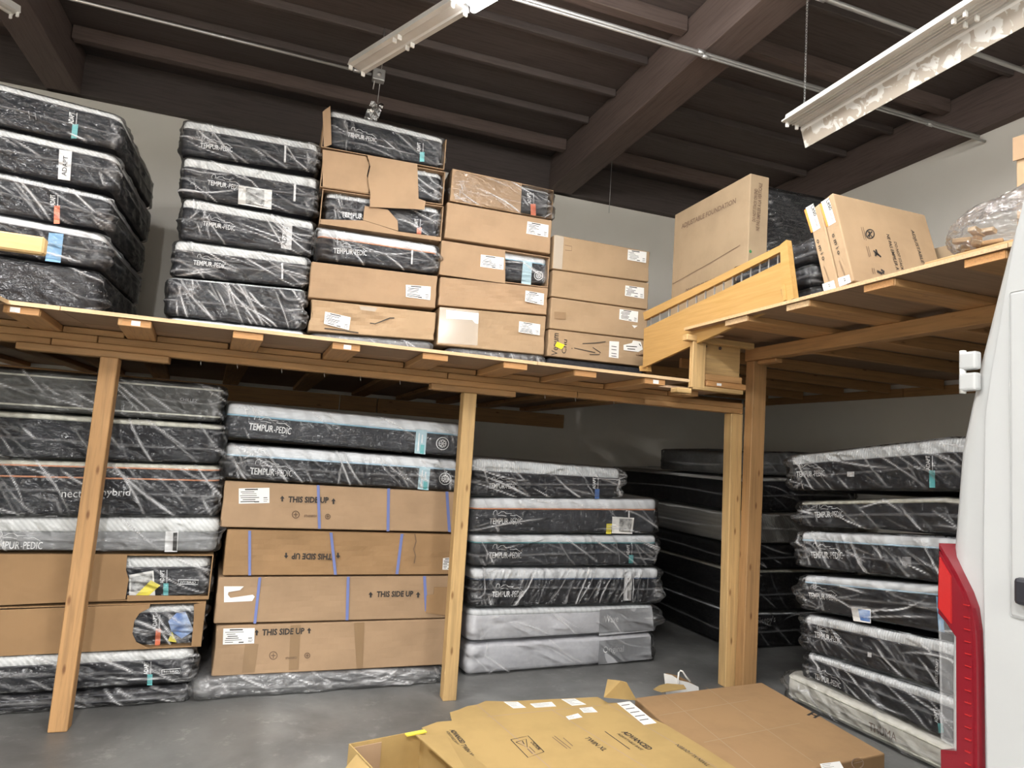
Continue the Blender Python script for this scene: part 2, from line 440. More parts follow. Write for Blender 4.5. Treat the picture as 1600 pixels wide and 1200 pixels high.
def perimeter(w, d, r, nf, ns, nb, nc, cam_side=None):
    """rounded rectangle: points, outward normals, arc length (front side first, from the left)"""
    P = []; N = []
    def side(a, b_, n, k):
        for i in range(k):
            t = i / k; P.append((a[0] + (b_[0] - a[0]) * t, a[1] + (b_[1] - a[1]) * t)); N.append(n)
    def corner(cx, cy, a0):
        for i in range(nc):
            a = a0 + math.pi / 2 * i / nc; P.append((cx + r * math.cos(a), cy + r * math.sin(a))); N.append((math.cos(a), math.sin(a)))
    side((r, 0), (w - r, 0), (0, -1), nf); corner(w - r, r, -math.pi / 2)
    side((w, r), (w, d - r), (1, 0), ns); corner(w - r, d - r, 0)
    side((w - r, d), (r, d), (0, 1), nb); corner(r, d - r, math.pi / 2)
    side((0, d - r), (0, r), (-1, 0), ns); corner(r, r, math.pi)
    return np.array(P), np.array(N)

def loft(name, P, N, rings, zfun, mat, parent, cap0=True, cap1=True, smooth=True):
    """rings: list of (inset, t)"""
    n = len(P); V = []; Fc = []
    for ins, t in rings:
        Q = P - N * ins
        z = zfun(Q[:, 0], t)
        V.append(np.column_stack([Q, z]))
    V = np.vstack(V)
    for k in range(len(rings) - 1):
        for i in range(n):
            j = (i + 1) % n; Fc.append((k * n + i, k * n + j, (k + 1) * n + j, (k + 1) * n + i))
    if cap0: Fc.append(tuple(range(n - 1, -1, -1)))
    if cap1: Fc.append(tuple((len(rings) - 1) * n + i for i in range(n)))
    me = bpy.data.meshes.new(name); me.from_pydata(V.tolist(), [], Fc); me.update()
    return link(name, me, mat, parent, smooth)

def creases(S, Z, rng, L, H, ang, dens):
    out = np.zeros_like(S)
    for _ in range(int(dens * L)):
        s0 = rng.uniform(0, L); z0 = rng.uniform(0, H); a = ang + rng.normal(0, 0.35); hl = rng.uniform(0.06, 0.30) * min(1, H / 0.25)
        w = rng.uniform(0.008, 0.016); amp = rng.uniform(0.005, 0.013) * (1 if rng.random() < 0.75 else -0.6)
        ca, sa = math.cos(a), math.sin(a); dx = S - s0; dz = Z - z0
        al = dx * ca - dz * sa; pe = dx * sa + dz * ca
        out += amp * np.exp(-np.abs(pe / w) ** 1.3 - (al / hl) ** 4)
    return out

def fold_glints(S, Z, rng, L, H, ang, n, hl=(0.05, 0.36), top=0.85):
    """milky pinch lines, whitened further to stand in for lamp highlights"""
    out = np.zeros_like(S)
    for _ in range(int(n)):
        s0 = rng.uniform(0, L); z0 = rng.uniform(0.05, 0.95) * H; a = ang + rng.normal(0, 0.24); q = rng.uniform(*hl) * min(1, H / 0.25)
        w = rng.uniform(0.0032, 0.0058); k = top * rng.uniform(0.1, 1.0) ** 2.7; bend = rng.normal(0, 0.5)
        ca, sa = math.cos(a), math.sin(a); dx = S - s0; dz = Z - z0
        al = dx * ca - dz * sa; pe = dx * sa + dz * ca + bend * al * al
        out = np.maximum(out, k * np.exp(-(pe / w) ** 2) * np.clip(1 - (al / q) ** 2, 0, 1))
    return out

def wrap_shell(name, parent, w, d, zfun, h, seed, mat='film', ang=0.5, ear=(0.02, 0.02), dens=26, loose=0.012, seam=True, fine=0.0065):
    rng = np.random.default_rng(seed); r = 0.05
    nf = max(20, int((w - 2 * r) / fine)); ns = 26
    P, N = perimeter(w, d, r, nf, ns, 8, 8)
    seg = np.linalg.norm(np.roll(P, -1, 0) - P, axis=1); S1 = np.concatenate([[0], np.cumsum(seg)[:-1]])
    tot = S1[-1] + seg[-1]
    nr = max(10, int(h / 0.0075)); T = np.linspace(0.0, 1.0, nr)
    S = np.tile(S1, (nr, 1)); Tg = np.tile(T[:, None], (1, len(P))); Z = Tg * h
    # the film is one sheet: measure from the left side over the front to the right side
    Sf = np.where(S > tot - (d + 0.3), S - tot, S)
    D = loose + creases(Sf, Z, rng, w + 0.3, h, ang, dens)
    D += creases(Sf + 0.6, Z, rng, 0.6, h, ang + 1.3, 14) + creases(Sf - w, Z, rng, 0.9, h, -ang, 16)
    ph = rng.uniform(0, 6, 6)
    D += 0.004 * np.sin(Sf * 9 + ph[0]) * np.sin(Z * 14 + ph[1]) + 0.003 * np.sin(Sf * 23 + Z * 19 + ph[2])
    if seam:
        zs = h * (0.45 + 0.05 * math.sin(ph[3])) + 0.012 * np.sin(Sf * 3 + ph[4])
        D += 0.006 * np.exp(-((Z - zs) / 0.009) ** 2)
        seam_glint = 0.14 * np.exp(-((Z - zs) / 0.006) ** 2)
    glints = fold_glints(Sf, Z, rng, w, h, ang, dens * w * 0.8)  # highlight streaks put into the film colour along its creases
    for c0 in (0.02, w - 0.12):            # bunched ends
        glints = np.maximum(glints, fold_glints(Sf - c0, Z, rng, 0.14, h, 1.2, dens * 0.45, (0.03, 0.10), 0.6)); glints = np.maximum(glints, fold_glints(Sf - c0, Z, rng, 0.14, h, -0.3, dens * 0.3, (0.03, 0.10), 0.5))
    if seam: glints = np.maximum(glints, seam_glint)
    D = D + glints * 0.006
    bulge = np.sin(np.pi * np.clip(Tg, 0.02, 0.98)) ** 0.6
    for e, s0 in ((ear[1], w - r), (ear[0], 0.0)):
        D += e * np.exp(-((Sf - s0) / 0.06) ** 2) * bulge * (0.75 + 0.35 * np.sin(Z * 30 + ph[5]) + 0.2 * np.sin(Z * 71 + ph[2]))
    D *= np.clip(np.sin(np.pi * Tg) * 4 + 0.25, 0, 1)
    D = np.maximum(D, 0.004)
    edge = np.minimum(Tg, 1 - Tg) * h
    ins = np.where(edge < 0.018, 0.016 * (1 - edge / 0.018) ** 2, 0)
    Off = D - ins
    X = P[None, :, 0] + N[None, :, 0] * Off; Yc = P[None, :, 1] + N[None, :, 1] * Off
    Zc = zfun(X, Tg * 1.0) + np.where(Tg > 0.99, 0.001, 0) - np.where(Tg < 0.01, -0.001, 0)
    V = np.stack([X, Yc, Zc], -1).reshape(-1, 3); n = len(P)
    k = np.arange(nr - 1)[:, None] * n; i = np.arange(n)[None, :]; j = (i + 1) % n
    Q = np.stack([k + i, k + j, k + n + j, k + n + i], -1).reshape(-1, 4)
    Fc = Q.tolist() + [tuple((nr - 1) * n + q for q in range(n))]
    me = bpy.data.meshes.new(name); me.from_pydata(V.tolist(), [], Fc); me.update()
    me.attributes.new('fold_glint', 'FLOAT', 'POINT').data.foreach_set('value', glints.reshape(-1).astype(np.float32))
    return link(name, me, mat, parent, True)

SEED = [100]
def corners(fr, TL, TR, BL, BR, w=None, side='l'):
    a, b_, c, e = fr.uv(TL), fr.uv(TR), fr.uv(BL), fr.uv(BR)
    u0 = (a[0] + c[0]) / 2; u1 = (b_[0] + e[0]) / 2
    def ln(p, q): return lambda u: p[1] + (q[1] - p[1]) * (u - p[0]) / (q[0] - p[0])
    lo_, hi_ = min(a[0], c[0]), max(b_[0], e[0])
    zt_, zb_2 = ln(a, b_), ln(c, e)
    zt = lambda u: zt_(np.clip(u, lo_, hi_)); zb = lambda u: zb_2(np.clip(u, lo_, hi_))      # level beyond what the photo shows
    if w is not None:
        if side == 'l': u0 = u1 - w
        else: u1 = u0 + w
    return u0, u1, zb, zt

def mattress(fr, label, TL, TR, BL, BR, d=2.03, side='knit_dark', tf=0.33, top='quilt_diag', pipe='pipe_dark', wrap='film', ang=0.5,
             ear=(0.025, 0.025), w=None, wside='l', r=0.07, group=None, cat='mattress', name='mattress', dens=26, inset=0.0, pipes=1, seam=True, bottom=None, sag=0.0):
    u0, u1, zb, zt = corners(fr, TL, TR, BL, BR, w, wside)
    if inset: u0 += inset; u1 -= inset
    W_ = u1 - u0; vb = min(zb(u0), zb(u1))
    if bottom is not None:
        vb = bottom
        zb = lambda u: bottom + 0 * u
    root = empty(name, label, cat, group, fr.mat(u0, vb))
    def zf(x, t):
        lo = zb(x + u0) - vb; hi = zt(x + u0) - vb
        if sag: hi = hi - sag * np.sin(np.pi * np.clip(x / W_, 0, 1))
        return lo + (hi - lo) * t
    h = float(zf(np.array([W_ / 2]), 1.0)[0] - zf(np.array([W_ / 2]), 0.0)[0])
    SEED[0] += 1
    P, N = perimeter(W_, d, r, 24, 10, 4, 6)
    g = 0.012                       # the cloth sits inside its film
    Pm, Nm = P - N * 0.0, N
    e = 0.025 / h
    ts = 1 - tf
    if tf > 0.02:
        rings = [(0.02, 0.03), (0.006, 0.03 + e * 0.4), (0.0, 0.03 + e), (-0.004, ts * 0.5), (0.0, ts - 0.03), (0.004, ts)]
        loft('side_panel', Pm, Nm, rings, zf, side, root)
        er = min(0.55 * tf, 0.040 / h)
        rings = [(0.003, ts), (-0.004, ts + 0.15 * tf), (-0.004, 1 - er), (0.001, 1 - er * 0.55), (0.010, 1 - er * 0.25), (0.028, 0.985)]
        loft('quilted_top', Pm, Nm, rings, zf, top, root)
        if pipe:
            for k in range(pipes):
                tt = ts - k * 0.20
                z = zf(Pm[:, 0], tt); Q = Pm + Nm * 0.001
                tube('piping', [(q[0], q[1], zz) for q, zz in zip(Q, z)], 0.0055, pipe, root, 5, True)
    else:
        rings = [(0.03, 0.02), (0.008, 0.02 + e * 0.6), (0.0, 0.02 + e * 1.4), (-0.004, 0.5), (0.0, 0.98 - e * 1.4), (0.008, 0.98 - e * 0.6), (0.03, 0.98)]
        loft('cover', Pm, Nm, rings, zf, side, root)
        if pipe:
            for tt in (0.02 + e * 1.2, 0.98 - e * 1.2):
                z = zf(Pm[:, 0], tt)
                tube('piping', [(q[0], q[1], zz) for q, zz in zip(Pm, z)], 0.006, pipe, root, 5, True)
    if wrap:
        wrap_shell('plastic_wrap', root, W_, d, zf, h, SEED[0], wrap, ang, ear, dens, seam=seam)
    th = Thing(root, fr, u0, vb, -0.004); th.h = h; th.W = W_; th.zf = zf
    return th

def carton(fr, label, TL, TR, BL, BR, d=2.06, mat='cardboard', w=None, wside='l', group=None, cat='carton', name='carton', crush=0.006, wrap=None, seam_side=True, inset=0.0, bottom=None):
    u0, u1, zb, zt = corners(fr, TL, TR, BL, BR, w, wside)
    W_ = u1 - u0; vb = min(zb(u0), zb(u1))
    if bottom is not None:
        vb = bottom; zb = lambda u: bottom + 0 * u
    root = empty(name, label, cat, group, fr.mat(u0, vb))
    SEED[0] += 1; rng = np.random.default_rng(SEED[0])
    def zf(x, t):
        lo = zb(x + u0) - vb; hi = zt(x + u0) - vb; return lo + (hi - lo) * (0.004 + t * 0.992)
    ph = rng.uniform(0, 6.28, 8)
    nf = max(12, int(W_ / 0.035)); P, N = perimeter(W_, d, 0.012, nf, 12, 4, 3)
    h = float(zf(np.array([W_ / 2]), 1.0)[0] - zf(np.array([W_ / 2]), 0.0)[0])
    V = []; T = np.concatenate([[0, 0.02], np.linspace(0.08, 0.92, 8), [0.98, 1.0]])
    for t in T:
        ins = 0.008 if t in (0.0, 1.0) else 0.0
        b_ = math.sin(math.pi * t)
        D = b_ * (crush * 0.5 * np.sin(P[:, 0] * 4.1 + ph[0] + t * 2) + crush * 0.4 * np.sin(P[:, 0] * 9.7 + ph[1] - t * 5) + crush * 0.25 * np.sin(P[:, 0] * 23 + t * 13 + ph[2])) - b_ * crush * 0.3
        D = np.minimum(D, 0.001)
        Q = P + N * (D - ins)[:, None]
        z = zf(Q[:, 0], t) + (0.003 * np.sin(Q[:, 0] * 7 + ph[3]) * np.sin(math.pi * t) )
        V.append(np.column_stack([Q, z]))
    n = len(P); Fc = []
    for k in range(len(T) - 1):
        for i in range(n): Fc.append((k * n + i, k * n + (i + 1) % n, (k + 1) * n + (i + 1) % n, (k + 1) * n + i))
    Fc.append(tuple(range(n - 1, -1, -1))); Fc.append(tuple((len(T) - 1) * n + i for i in range(n)))
    me = bpy.data.meshes.new('carton_body'); me.from_pydata(np.vstack(V).tolist(), [], Fc); me.update()
    link('carton_body', me, mat, root, False)
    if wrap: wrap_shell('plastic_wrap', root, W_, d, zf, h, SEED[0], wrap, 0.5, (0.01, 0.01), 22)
    th = Thing(root, fr, u0, vb, -0.001); th.h = h; th.W = W_; th.zf = zf
    return th

def open_carton(fr, label, TL, TR, BL, BR, d=2.06, mat='cardboard', fronts=(), group=None, w=None, top=True, bottom=None):
    """a carton whose front is cut or torn away: five walls and whatever is left of the front"""
    u0, u1, zb, zt = corners(fr, TL, TR, BL, BR, w, 'l')
    W_ = u1 - u0; vb = min(zb(u0), zb(u1))
    root = empty('torn_carton', label, 'carton', group, fr.mat(u0, vb))
    t = 0.006
    def Z(x, k): return (zb(x + u0) - vb) * (1 - k) + (zt(x + u0) - vb) * k
    def wall(name, pts8):
        pyd(name, pts8, list(BOXF), mat, root)
    l0, l1, r0, r1 = Z(0, 0), Z(0, 1), Z(W_, 0), Z(W_, 1)
    e = 0.003
    wall('bottom_panel', [(0, 0, l0 + e), (W_, 0, r0 + e), (W_, d, r0 + e), (0, d, l0 + e), (0, 0, l0 + t + e), (W_, 0, r0 + t + e), (W_, d, r0 + t + e), (0, d, l0 + t + e)])
    if top:
        wall('top_panel', [(0, 0, l1 - t - e), (W_, 0, r1 - t - e), (W_, d, r1 - t - e), (0, d, l1 - t - e), (0, 0, l1 - e), (W_, 0, r1 - e), (W_, d, r1 - e), (0, d, l1 - e)])
    wall('side_panel', [(0, 0, l0 + t + e), (t, 0, l0 + t + e), (t, d, l0 + t + e), (0, d, l0 + t + e), (0, 0, l1 - t - e), (t, 0, l1 - t - e), (t, d, l1 - t - e), (0, d, l1 - t - e)])
    wall('side_panel', [(W_ - t, 0, r0 + t + e), (W_, 0, r0 + t + e), (W_, d, r0 + t + e), (W_ - t, d, r0 + t + e), (W_ - t, 0, r1 - t - e), (W_, 0, r1 - t - e), (W_, d, r1 - t - e), (W_ - t, d, r1 - t - e)])
    wall('back_panel', [(t, d - t, l0 + t), (W_ - t, d - t, r0 + t), (W_ - t, d, r0 + t), (t, d, l0 + t), (t, d - t, l1 - t), (W_ - t, d - t, r1 - t), (W_ - t, d, r1 - t), (t, d, l1 - t)])
    th = Thing(root, fr, u0, vb, -0.006); th.h = float(Z(W_ / 2, 1) - Z(W_ / 2, 0)); th.W = W_
    for nm, pts in fronts:
        q = [tuple(th.loc(p)) for p in pts]
        v, f = prism_geo(q, -0.006, 0.0); pyd(nm, v, f, mat, root)
    return th

# ------------------------------------------------------------------ the building
XW, YW, ZW, ZR = 5.86, 7.55, 4.80, 5.22       # right wall, back wall, wall top, roof deck
XL, YF = -7.0, -14.0
def slab(name, a, b, mat):
    return struct(box(name, a, b, mat))
slab('floor', (XL, YF, -0.1), (XW + 0.2, YW + 0.2, 0.0), 'concrete')
slab('wall_back', (XL, YW, 0), (XW + 0.2, YW + 0.2, ZW), 'wall_paint')
slab('wall_right', (XW, YF, 0), (XW + 0.2, YW, ZW), 'wall_paint')
slab('wall_left', (XL - 0.2, YF, 0), (XL, YW + 0.2, ZW + 0.5), 'wall_paint')
slab('wall_front', (XL - 0.2, YF - 0.2, 0), (XW + 0.2, YF, ZW + 0.5), 'wall_paint')
ceil = slab('ceiling', (XL - 0.2, YF, ZR), (XW + 0.2, YW + 0.2, ZR + 0.08), 'roof_wood')
cz = -Vector(ceil.location)
def cpart(o):
    o.parent = ceil; o.matrix_parent_inverse = Matrix.Translation(-Vector(ceil.location)); return o
for xc in (-2.27, 3.0):
    cpart(lumber('roof_beam', (xc, YF, 5.0), (xc, YW - 0.005, 5.0), 0.30, 0.42, 'roof_beam'))
cpart(lumber('wall_ledger', (XW - 0.05, YF, 5.0), (XW - 0.05, YW - 0.005, 5.0), 0.10, 0.42, 'roof_beam'))
cpart(lumber('wall_ledger', (XL, YW - 0.05, 5.0), (XW - 0.12, YW - 0.05, 5.0), 0.09, 0.42, 'roof_wood'))
y = YW - 0.55
k = 0
while y > YF + 0.3:
    for x0, x1 in ((XL, -2.43), (-2.11, 2.84), (3.16, XW - 0.11)):
        cpart(lumber('purlin', (x0, y, 5.185 if k % 4 else 5.155), (x1, y, 5.185 if k % 4 else 5.155), 0.045 if k % 4 else 0.09, 0.07 if k % 4 else 0.13, 'roof_beam' if k % 4 == 0 else 'roof_wood'))
    y -= 0.61; k += 1

# ---- loft along the back wall
DL, DR = 2.138, 2.553
PLY, JT = 0.018, 0.038
YE, XE = 3.72, 2.657                          # front edges of the two decks
def lp(o, root):
    o.parent = root; o.matrix_parent_inverse = Matrix.Translation(-root.matrix_world.translation); return o
loft_b = empty('storage_loft', 'long low timber loft along the back wall, carrying five mattress stacks', 'loft', mat=Matrix.Translation((0, YE, 0)))
def LB(o): return lp(o, loft_b)
xs = [-5.9, -3.46, -1.02, 1.42, 2.47]
for i in range(len(xs) - 1):
    last = i == len(xs) - 2
    for k, (ya, yb) in enumerate(((YE, 4.115), (4.12, 4.94), (4.945, 6.16), (6.165, YW - 0.01))):
        LB(box('plywood_sheet', (xs[i] + 0.003, ya, DL - PLY), (2.98 if last and k else xs[i + 1], yb, DL), 'plywood'))
    LB(box('sheet_edge', (xs[i] + 0.003, YE - 0.004, DL - PLY - 0.0005), (xs[i + 1], YE, DL + 0.0005), 'ply_edge'))
JX = [-4.6, -4.05, -3.5, -2.9, -2.3, -1.75, -1.178, -0.703, -0.179, 0.319, 0.812, 1.293, 1.746, 2.230, 2.75]
SK = {6: 0.09, 7: 0.11, 8: 0.08, 9: 0.03}
zj = DL - PLY - JT / 2
for i, x in enumerate(JX):
    k = SK.get(i, 0.0); y0 = YE + 0.022 if i < 14 else 4.13; y1 = YW - 0.06
    LB(lumber('joist', (x, y0, zj), (x - k * (y1 - y0), y1, zj), 0.148, JT, 'fir'))
    if -1.5 < x < 2.5:
        LB(box('joist_end', (x - 0.072, YE + 0.016, DL - PLY - JT + 0.002), (x + 0.072, YE + 0.023, DL - PLY - 0.002), 'end_grain'))
    if i in (6, 7, 9, 13):
        LB(box('grade_sticker', (x - 0.045 + 0.03 * (i % 2), YE + 0.0145, DL - PLY - JT + 0.006), (x - 0.005 + 0.03 * (i % 2), YE + 0.016, DL - PLY - 0.008), 'paper'))
jb_ = [x - SK.get(i, 0.0) * 0.6 for i, x in enumerate(JX)]
for a, b_ in zip(jb_[:-1], jb_[1:]):
    if -1.9 < a < 2.6:
        LB(lumber('blocking', (a + 0.082, 4.33, zj - 0.001), (b_ - 0.082, 4.33, zj - 0.001), 0.089, JT - 0.004, 'fir'))
zb_ = DL - PLY - JT
for (a, b_) in ((-5.6, -0.98), (-0.975, 1.02), (1.025, 3.33)):
    LB(lumber('beam_plate', (a, 4.33, zb_ - 0.02), (b_, 4.33, zb_ - 0.02), 0.089, 0.038, 'fir'))
for (a, b_) in ((-5.6, -1.2), (-1.195, 1.95), (1.955, 3.33)):
    LB(lumber('beam_plate', (a, 4.33, zb_ - 0.059), (b_, 4.33, zb_ - 0.059), 0.089, 0.038, 'fir'))
LB(lumber('post_cap', (-1.35, 4.31, zb_ - 0.098), (-0.61, 4.31, zb_ - 0.098), 0.089, 0.038, 'fir'))
LB(lumber('post_cap', (0.92, 4.33, zb_ - 0.098), (1.50, 4.33, zb_ - 0.098), 0.089, 0.038, 'fir'))
zc = zb_ - 0.118
LB(lumber('post', (-0.908, 4.235, 0), (-0.903, 4.30, zc), 0.089, 0.089, 'fir', up=(0, 1, 0)))
LB(lumber('post', (1.210, 4.375, 0), (1.185, 4.335, zc), 0.089, 0.089, 'pine', up=(0, 1, 0)))
LB(lumber('post', (3.318, 4.338, 0), (3.285, 4.338, zb_ - 0.08), 0.105, 0.089, 'pine', up=(0, 1, 0)))
for x in (-0.45, -0.25, 0.0, 0.25, 0.47, 0.72, 1.72, 1.95, 2.25):
    LB(tube('nail', [(x, 4.32, zb_ - 0.078), (x + 0.004, 4.318, zb_ - 0.105)], 0.002, 'galvanised', None, 5))
# ledger on the back wall
for (a, b_) in ((-5.5, 0.62), (0.63, 1.02), (1.03, 3.26)):
    LB(lumber('wall_ledger', (a, YW - 0.022, 2.0), (b_, YW - 0.022, 2.0), 0.04, 0.16, 'fir'))

# ---- wing of the loft on the left, coming towards the viewer
loft_l = empty('storage_loft', 'end of a timber loft wing at the left edge, lumber lying on it', 'loft', mat=Matrix.Translation((-1.23, 2.7, 0)))
def LL(o): return lp(o, loft_l)
for ya, yb in ((2.49, 3.712), (1.265, 2.485)):
    LL(box('plywood_sheet', (-3.67, ya, DL - PLY), (-1.232, yb, DL), 'plywood')); LL(box('sheet_edge', (-1.232, ya, DL - PLY - 0.0005), (-1.228, yb, DL + 0.0005), 'ply_edge'))
for yy in (1.6, 2.2, 2.9, 3.52):
    LL(lumber('joist', (-3.6, yy, DL - PLY - 0.045), (-1.25, yy, DL - PLY - 0.045), 0.04, 0.089, 'pine'))
LL(lumber('beam', (-1.6, 1.3, DL - PLY - 0.136), (-1.6, 3.70, DL - PLY - 0.136), 0.089, 0.09, 'fir'))
LL(lumber('post', (-1.6, 1.5, 0), (-1.6, 1.5, DL - PLY - 0.182), 0.089, 0.089, 'fir', up=(0, 1, 0)))
o = lumber('loose_board', (-3.1, 2.60, DL + 0.03), (-0.777, 2.60, DL + 0.03), 0.040, 0.058, 'pine', bevel=0.006)
tag(o, 'pale sawn board sticking out over the loft edge at far left', 'board')

# ---- higher loft along the right wall
loft_r = empty('storage_loft', 'higher timber loft along the right wall, carrying cartons and a headboard', 'loft', mat=Matrix.Translation((XE, 4.09, 0)))
def LR(o): return lp(o, loft_r)
ys = [4.09, 2.966, 1.837, 1.26]
for i in range(3):
    LR(box('plywood_sheet', (XE, ys[i + 1] + 0.003, DR - PLY), (5.09, ys[i], DR), 'plywood'))
    LR(box('plywood_sheet', (5.095, ys[i + 1] + 0.003, DR - PLY), (XW - 0.01, ys[i], DR), 'plywood'))
    LR(box('sheet_edge', (XE - 0.004, ys[i + 1] + 0.003, DR - PLY - 0.0005), (XE, ys[i], DR + 0.0005), 'ply_edge'))
LR(box('plywood_sheet', (3.0, 4.095, DR - PLY), (5.31, 5.38, DR), 'plywood')); LR(box('plywood_sheet', (3.3, 5.385, DR - PLY), (XW - 0.01, YW - 0.01, DR), 'plywood'))
LR(box('plywood_sheet', (5.315, 4.095, DR - PLY), (XW - 0.01, 5.38, DR), 'plywood'))
for i, yy in enumerate((1.407, 1.944, 2.462, 3.0, 3.535)):
    wj = 0.176 if i < 4 else 0.22
    LR(lumber('joist', (XE + 0.015, yy, DR - PLY - JT / 2), (XW - 0.06, yy, DR - PLY - JT / 2), wj, JT, 'fir'))
    LR(box('joist_end', (XE + 0.011, yy - wj / 2 + 0.003, DR - PLY - JT + 0.002), (XE + 0.016, yy + wj / 2 - 0.003, DR - PLY - 0.002), 'ply_edge' if i > 2 else 'end_grain'))
for yy in (4.62, 5.2, 5.8, 6.4, 7.0):
    LR(lumber('joist', (3.35, yy, DR - PLY - 0.045), (XW - 0.06, yy, DR - PLY - 0.045), 0.04, 0.089, 'fir'))
for yy in (1.675, 2.203, 2.73, 3.267, 3.85):
    LR(lumber('joist', (3.45, yy, DR - PLY - 0.045), (XW - 0.06, yy, DR - PLY - 0.045), 0.04, 0.089, 'fir'))
zr = DR - PLY - JT
LR(lumber('beam', (3.365, 1.27, zr - 0.046), (3.365, 4.275, zr - 0.046), 0.089, 0.09, 'fir'))
LR(lumber('wall_ledger', (XW - 0.022, 1.27, 2.445), (XW - 0.022, 5.05, 2.445), 0.04, 0.085, 'fir'))
LR(lumber('wall_ledger', (XW - 0.022, 5.06, 2.445), (XW - 0.022, YW - 0.07, 2.445), 0.04, 0.085, 'fir'))
LR(lumber('wall_ledger', (3.6, YW - 0.022, 2.445), (XW - 0.05, YW - 0.022, 2.445), 0.04, 0.085, 'fir'))
LR(lumber('post', (3.395, 4.235, 0), (3.40, 4.235, zr - 0.092), 0.12, 0.089, 'fir', up=(0, 1, 0)))
LR(lumber('post_cap', (3.39, 3.98, zr - 0.107), (3.39, 4.18, zr - 0.107), 0.06, 0.028, 'fir'))
# stepped corner: gusset, upright, cleats
LR(box('gusset', (2.717, 4.085, 2.178), (3.13, 4.10, zr - 0.02), 'pine'))
LR(lumber('end_plate', (2.632, 4.045, zr - 0.0), (3.20, 4.045, zr - 0.0), 0.06, 0.042, 'pine')).location.z -= 0.022
LR(lumber('corner_upright', (2.74, 4.037, 2.128), (2.74, 4.037, zr - 0.045), 0.108, 0.042, 'pine', up=(0, 1, 0)))
LR(lumber('cleat', (2.81, 4.058, 2.216), (3.12, 4.058, 2.216), 0.04, 0.047, 'fir'))
LR(lumber('cleat', (2.81, 4.046, 2.169), (3.145, 4.046, 2.169), 0.05, 0.040, 'end_grain'))
LR(lumber('cleat', (2.545, 4.014, 2.095), (2.66, 4.014, 2.095), 0.085, 0.034, 'pine'))
LR(lumber('cleat', (2.70, 4.05, 2.131), (3.12, 4.05, 2.131), 0.066, 0.030, 'pine'))
LR(box('grade_sticker', (2.895, 4.0195, 2.160), (2.933, 4.0208, 2.178), 'paper'))
for xx in (2.83, 2.955): LR(tube('bolt_head', [(xx, 4.085, 2.44), (xx, 4.077, 2.44)], 0.012, 'roof_beam', None, 8))

# ---- loose timber on the decks near the step
for i, (p0, p1, w_, h_) in enumerate((((2.758, 2.24, DR + 0.0125), (2.758, 1.43, DR + 0.0125), 0.13, 0.025), ((2.832, 2.19, DR + 0.039), (2.832, 1.39, DR + 0.039), 0.083, 0.027))):
    o = lumber('loose_board', p0, p1, w_, h_, 'fir')
    tag(o, ('wide flat board lying on the right loft deck beside the van', 'narrow board resting on a wide board under the plastic bag')[i], 'board')

